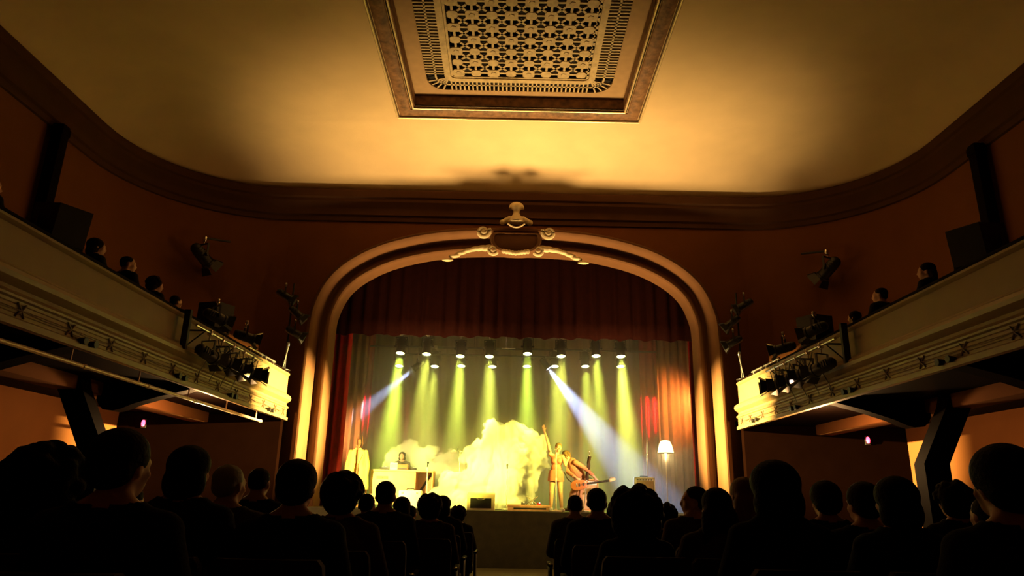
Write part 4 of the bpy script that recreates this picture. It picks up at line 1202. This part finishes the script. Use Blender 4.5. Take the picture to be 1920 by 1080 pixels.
# ---------------------------------------------------------------- smoke and haze
def smoke(name, blobs, voxel, amp_, freq, m, label):
    g = G()
    for x, y, z, r_ in blobs: g.ball((x, y, z), r_, 3)
    me = remesh(g, voxel, 1)
    me.calc_loop_triangles()
    nv = [v.normal.copy() for v in me.vertices]
    for v, n_ in zip(me.vertices, nv):
        p = v.co * freq
        d = 0
        a = 1
        for k in range(3):
            d += a * (abs(noise.noise(p)) * 2 - .5)
            p = p * 2.1 + Vector((3, 7, 1)); a *= .5
        v.co += n_ * amp_ * d
        if v.co.z < .81: v.co.z = .81
    o = build(name, me, m, None, 180)
    return tag(o, label, 'smoke', None, 'stuff')
rnd = random.Random(11)
SM1 = volmat('dense smoke', (1, .97, .90), 13, .0)
SM2 = volmat('thin smoke', (1, .95, .90), 4, .0)
bl = [(-.40, 18.9, 2.62, .42), (.05, 18.9, 2.68, .40), (.40, 18.9, 2.52, .38), (-.58, 18.9, 2.2, .42), (0, 18.8, 2.1, .6), (.55, 18.9, 2.1, .42), (.78, 18.9, 2.42, .2), (.84, 18.85, 2.62, .12),
      (-.7, 18.9, 1.7, .5), (-.1, 18.8, 1.5, .6), (.30, 18.9, 1.7, .38), (.36, 18.9, 1.45, .34), (-1.0, 18.9, 1.3, .55), (-.3, 18.7, 1.1, .5), (.15, 18.8, 1.1, .38), (-1.55, 18.9, 1.15, .42), (-1.05, 18.95, 2.18, .27), (-.8, 18.7, 1.0, .45), (-2.0, 18.55, .95, .25)]
for k in range(46):
    x, y, z, r_ = bl[rnd.randrange(0, 17)]
    a, b2 = rnd.uniform(0, 6.28), rnd.uniform(-.7, .9)
    bl.append((x + r_ * math.cos(a) * .9, y + rnd.uniform(-.25, .25), z + r_ * math.sin(a) * .9, rnd.uniform(.07, .15)))
bl = [b for b in bl if b[0] + b[3] < 1.02 and not (b[0] > .55 and b[2] < 1.7)]
bl += [(.35, 18.8, 1.15, .3), (.52, 18.85, 1.75, .27), (.62, 18.8, 1.5, .12), (-1.9, 18.6, 1.0, .3), (-1.3, 18.5, .95, .35), (-.5, 18.45, .95, .3), (.1, 18.5, .9, .28), (-1.6, 18.7, 1.45, .3)]
smoke('smoke_plume', bl, .028, .06, 4.6, SM1, 'big billowing yellow smoke plume in the middle of the stage')
bl = [(-3.2, 19.9, 2.05, .32), (-2.9, 19.9, 2.28, .30), (-2.75, 19.9, 2.45, .17), (-2.6, 19.9, 2.12, .3), (-2.3, 19.9, 2.25, .2), (-2.15, 19.9, 2.32, .14), (-3.4, 19.9, 1.85, .2), (-3.0, 19.9, 1.7, .4), (-2.4, 19.9, 1.75, .35), (-2.0, 19.8, 1.6, .4), (-1.9, 19.5, 2.0, .24), (-1.62, 19.5, 2.1, .22), (-1.5, 19.5, 1.7, .35), (-2.0, 19.4, 1.2, .4), (-1.35, 19.5, 2.05, .18)]
for k in range(34):
    x, y, z, r_ = bl[rnd.randrange(0, 14)]
    a = rnd.uniform(0, 6.28)
    bl.append((x + r_ * math.cos(a) * .9, y + rnd.uniform(-.2, .2), z + r_ * math.sin(a) * .9, rnd.uniform(.05, .11)))
smoke('smoke_drift', bl, .032, .055, 4.4, SM2, 'thinner pinkish smoke drifting behind the keyboard desk')
g = G(); g.box((0, 20.9, 2.92), (11.0, 4.9, 4.22))
hz = build('stage_haze', g, volmat('haze', (1, .94, .82), .14, .2), None, 0)
tag(hz, 'haze filling the stage and showing the light beams', 'haze', None, 'stuff')
g = G(); g.box((0, 20.9, 5.68), (11.0, 4.9, 1.28))
hz = build('upper_haze', g, volmat('thin haze', (1, .94, .82), .065, .2), None, 0)
tag(hz, 'thinner haze among the lanterns above the stage', 'haze', None, 'stuff')

# ---------------------------------------------------------------- cartouche over the arch
ca = empty('arch_cartouche', (0, 17.2, 7.55)); tag(ca, 'plaster cartouche with scrolls and a crest at the crown of the arch', 'ornament', None, 'structure')
g = G()
ol = []
for k in range(48):
    t = 2 * math.pi * k / 48
    ol.append((.66 * math.copysign(abs(math.cos(t)) ** .6, math.cos(t)), .27 * math.copysign(abs(math.sin(t)) ** .7, math.sin(t)) + .06 * math.cos(2 * t)))
g.loft([[(x * .80, -.16, z * .75) for x, z in ol], [(x * .86, -.15, z * .82) for x, z in ol], [(x * .9, -.19, z * .88) for x, z in ol], [(x, -.17, z) for x, z in ol], [(x * 1.04, -.08, z * 1.04) for x, z in ol], [(x, .30, z) for x, z in ol]])
build('shield', g, ARCH, ca)
def spiral(cx_, cz_, r0, turns, s, a0, n=40):
    return [(cx_ + s * r0 * (1 - .82 * k / n) * math.cos(a0 + turns * 2 * math.pi * k / n), -.22 - .05 * k / n, cz_ + r0 * (1 - .82 * k / n) * math.sin(a0 + turns * 2 * math.pi * k / n)) for k in range(n + 1)]
for s in (-1, 1):
    g = G(); g.tube(spiral(s * .86, .20, .17, 1.6, s, 2.6), [.06 - .03 * k / 40 for k in range(41)], 8); g.ball((s * .86, -.16, .20), (.12, .14, .12), 2); build('scroll', g, CREAM, ca)
    g = G(); g.tube(spiral(s * .60, -.30, .13, 1.4, s, 3.6), [.05 - .025 * k / 40 for k in range(41)], 8); build('lower_scroll', g, CREAM, ca)
    g = G()
    for k in range(7):
        x = .75 + k * .17; z = -.20 - .010 * k * k
        g.ball((s * x, -.10, z), (.16, .07, .085 - .007 * k), 2, Matrix.Rotation(R(s * (25 - 4 * k)), 3, 'Y'))
    build('acanthus_leaf', remesh(g, .02), CREAM, ca, 180)
g = G()
for k in range(9): g.ball((-.32 + .08 * k, -.18, -.36 + .03 * abs(k - 4) * .4), (.055, .06, .07), 2)
build('lower_leaf_row', remesh(g, .016), CREAM, ca, 180)
g = G(); g.tube([(-.22 + .055 * k, -.24, .34 + .0065 * (k - 4) ** 2) for k in range(9)], .022, 8); build('swag', g, CREAM, ca)
g = G()
g.ball((0, -.06, .98), (.13, .13, .13), 3); g.ball((0, -.05, .82), (.09, .09, .12), 2); g.cone((0, -.05, .55), (0, -.05, .78), .20, .10, 16)
for k in range(9):
    a = math.pi * k / 8
    g.ball((.16 * math.cos(a), -.03, .98 + .13 * math.sin(a)), (.05, .06, .05), 2)
for s in (-1, 1):
    for k in range(3): g.ball((s * (.18 + .09 * k), -.03, .66 - .05 * k), (.09, .08, .08), 2)
build('crest', remesh(g, .02), CREAM, ca, 180)
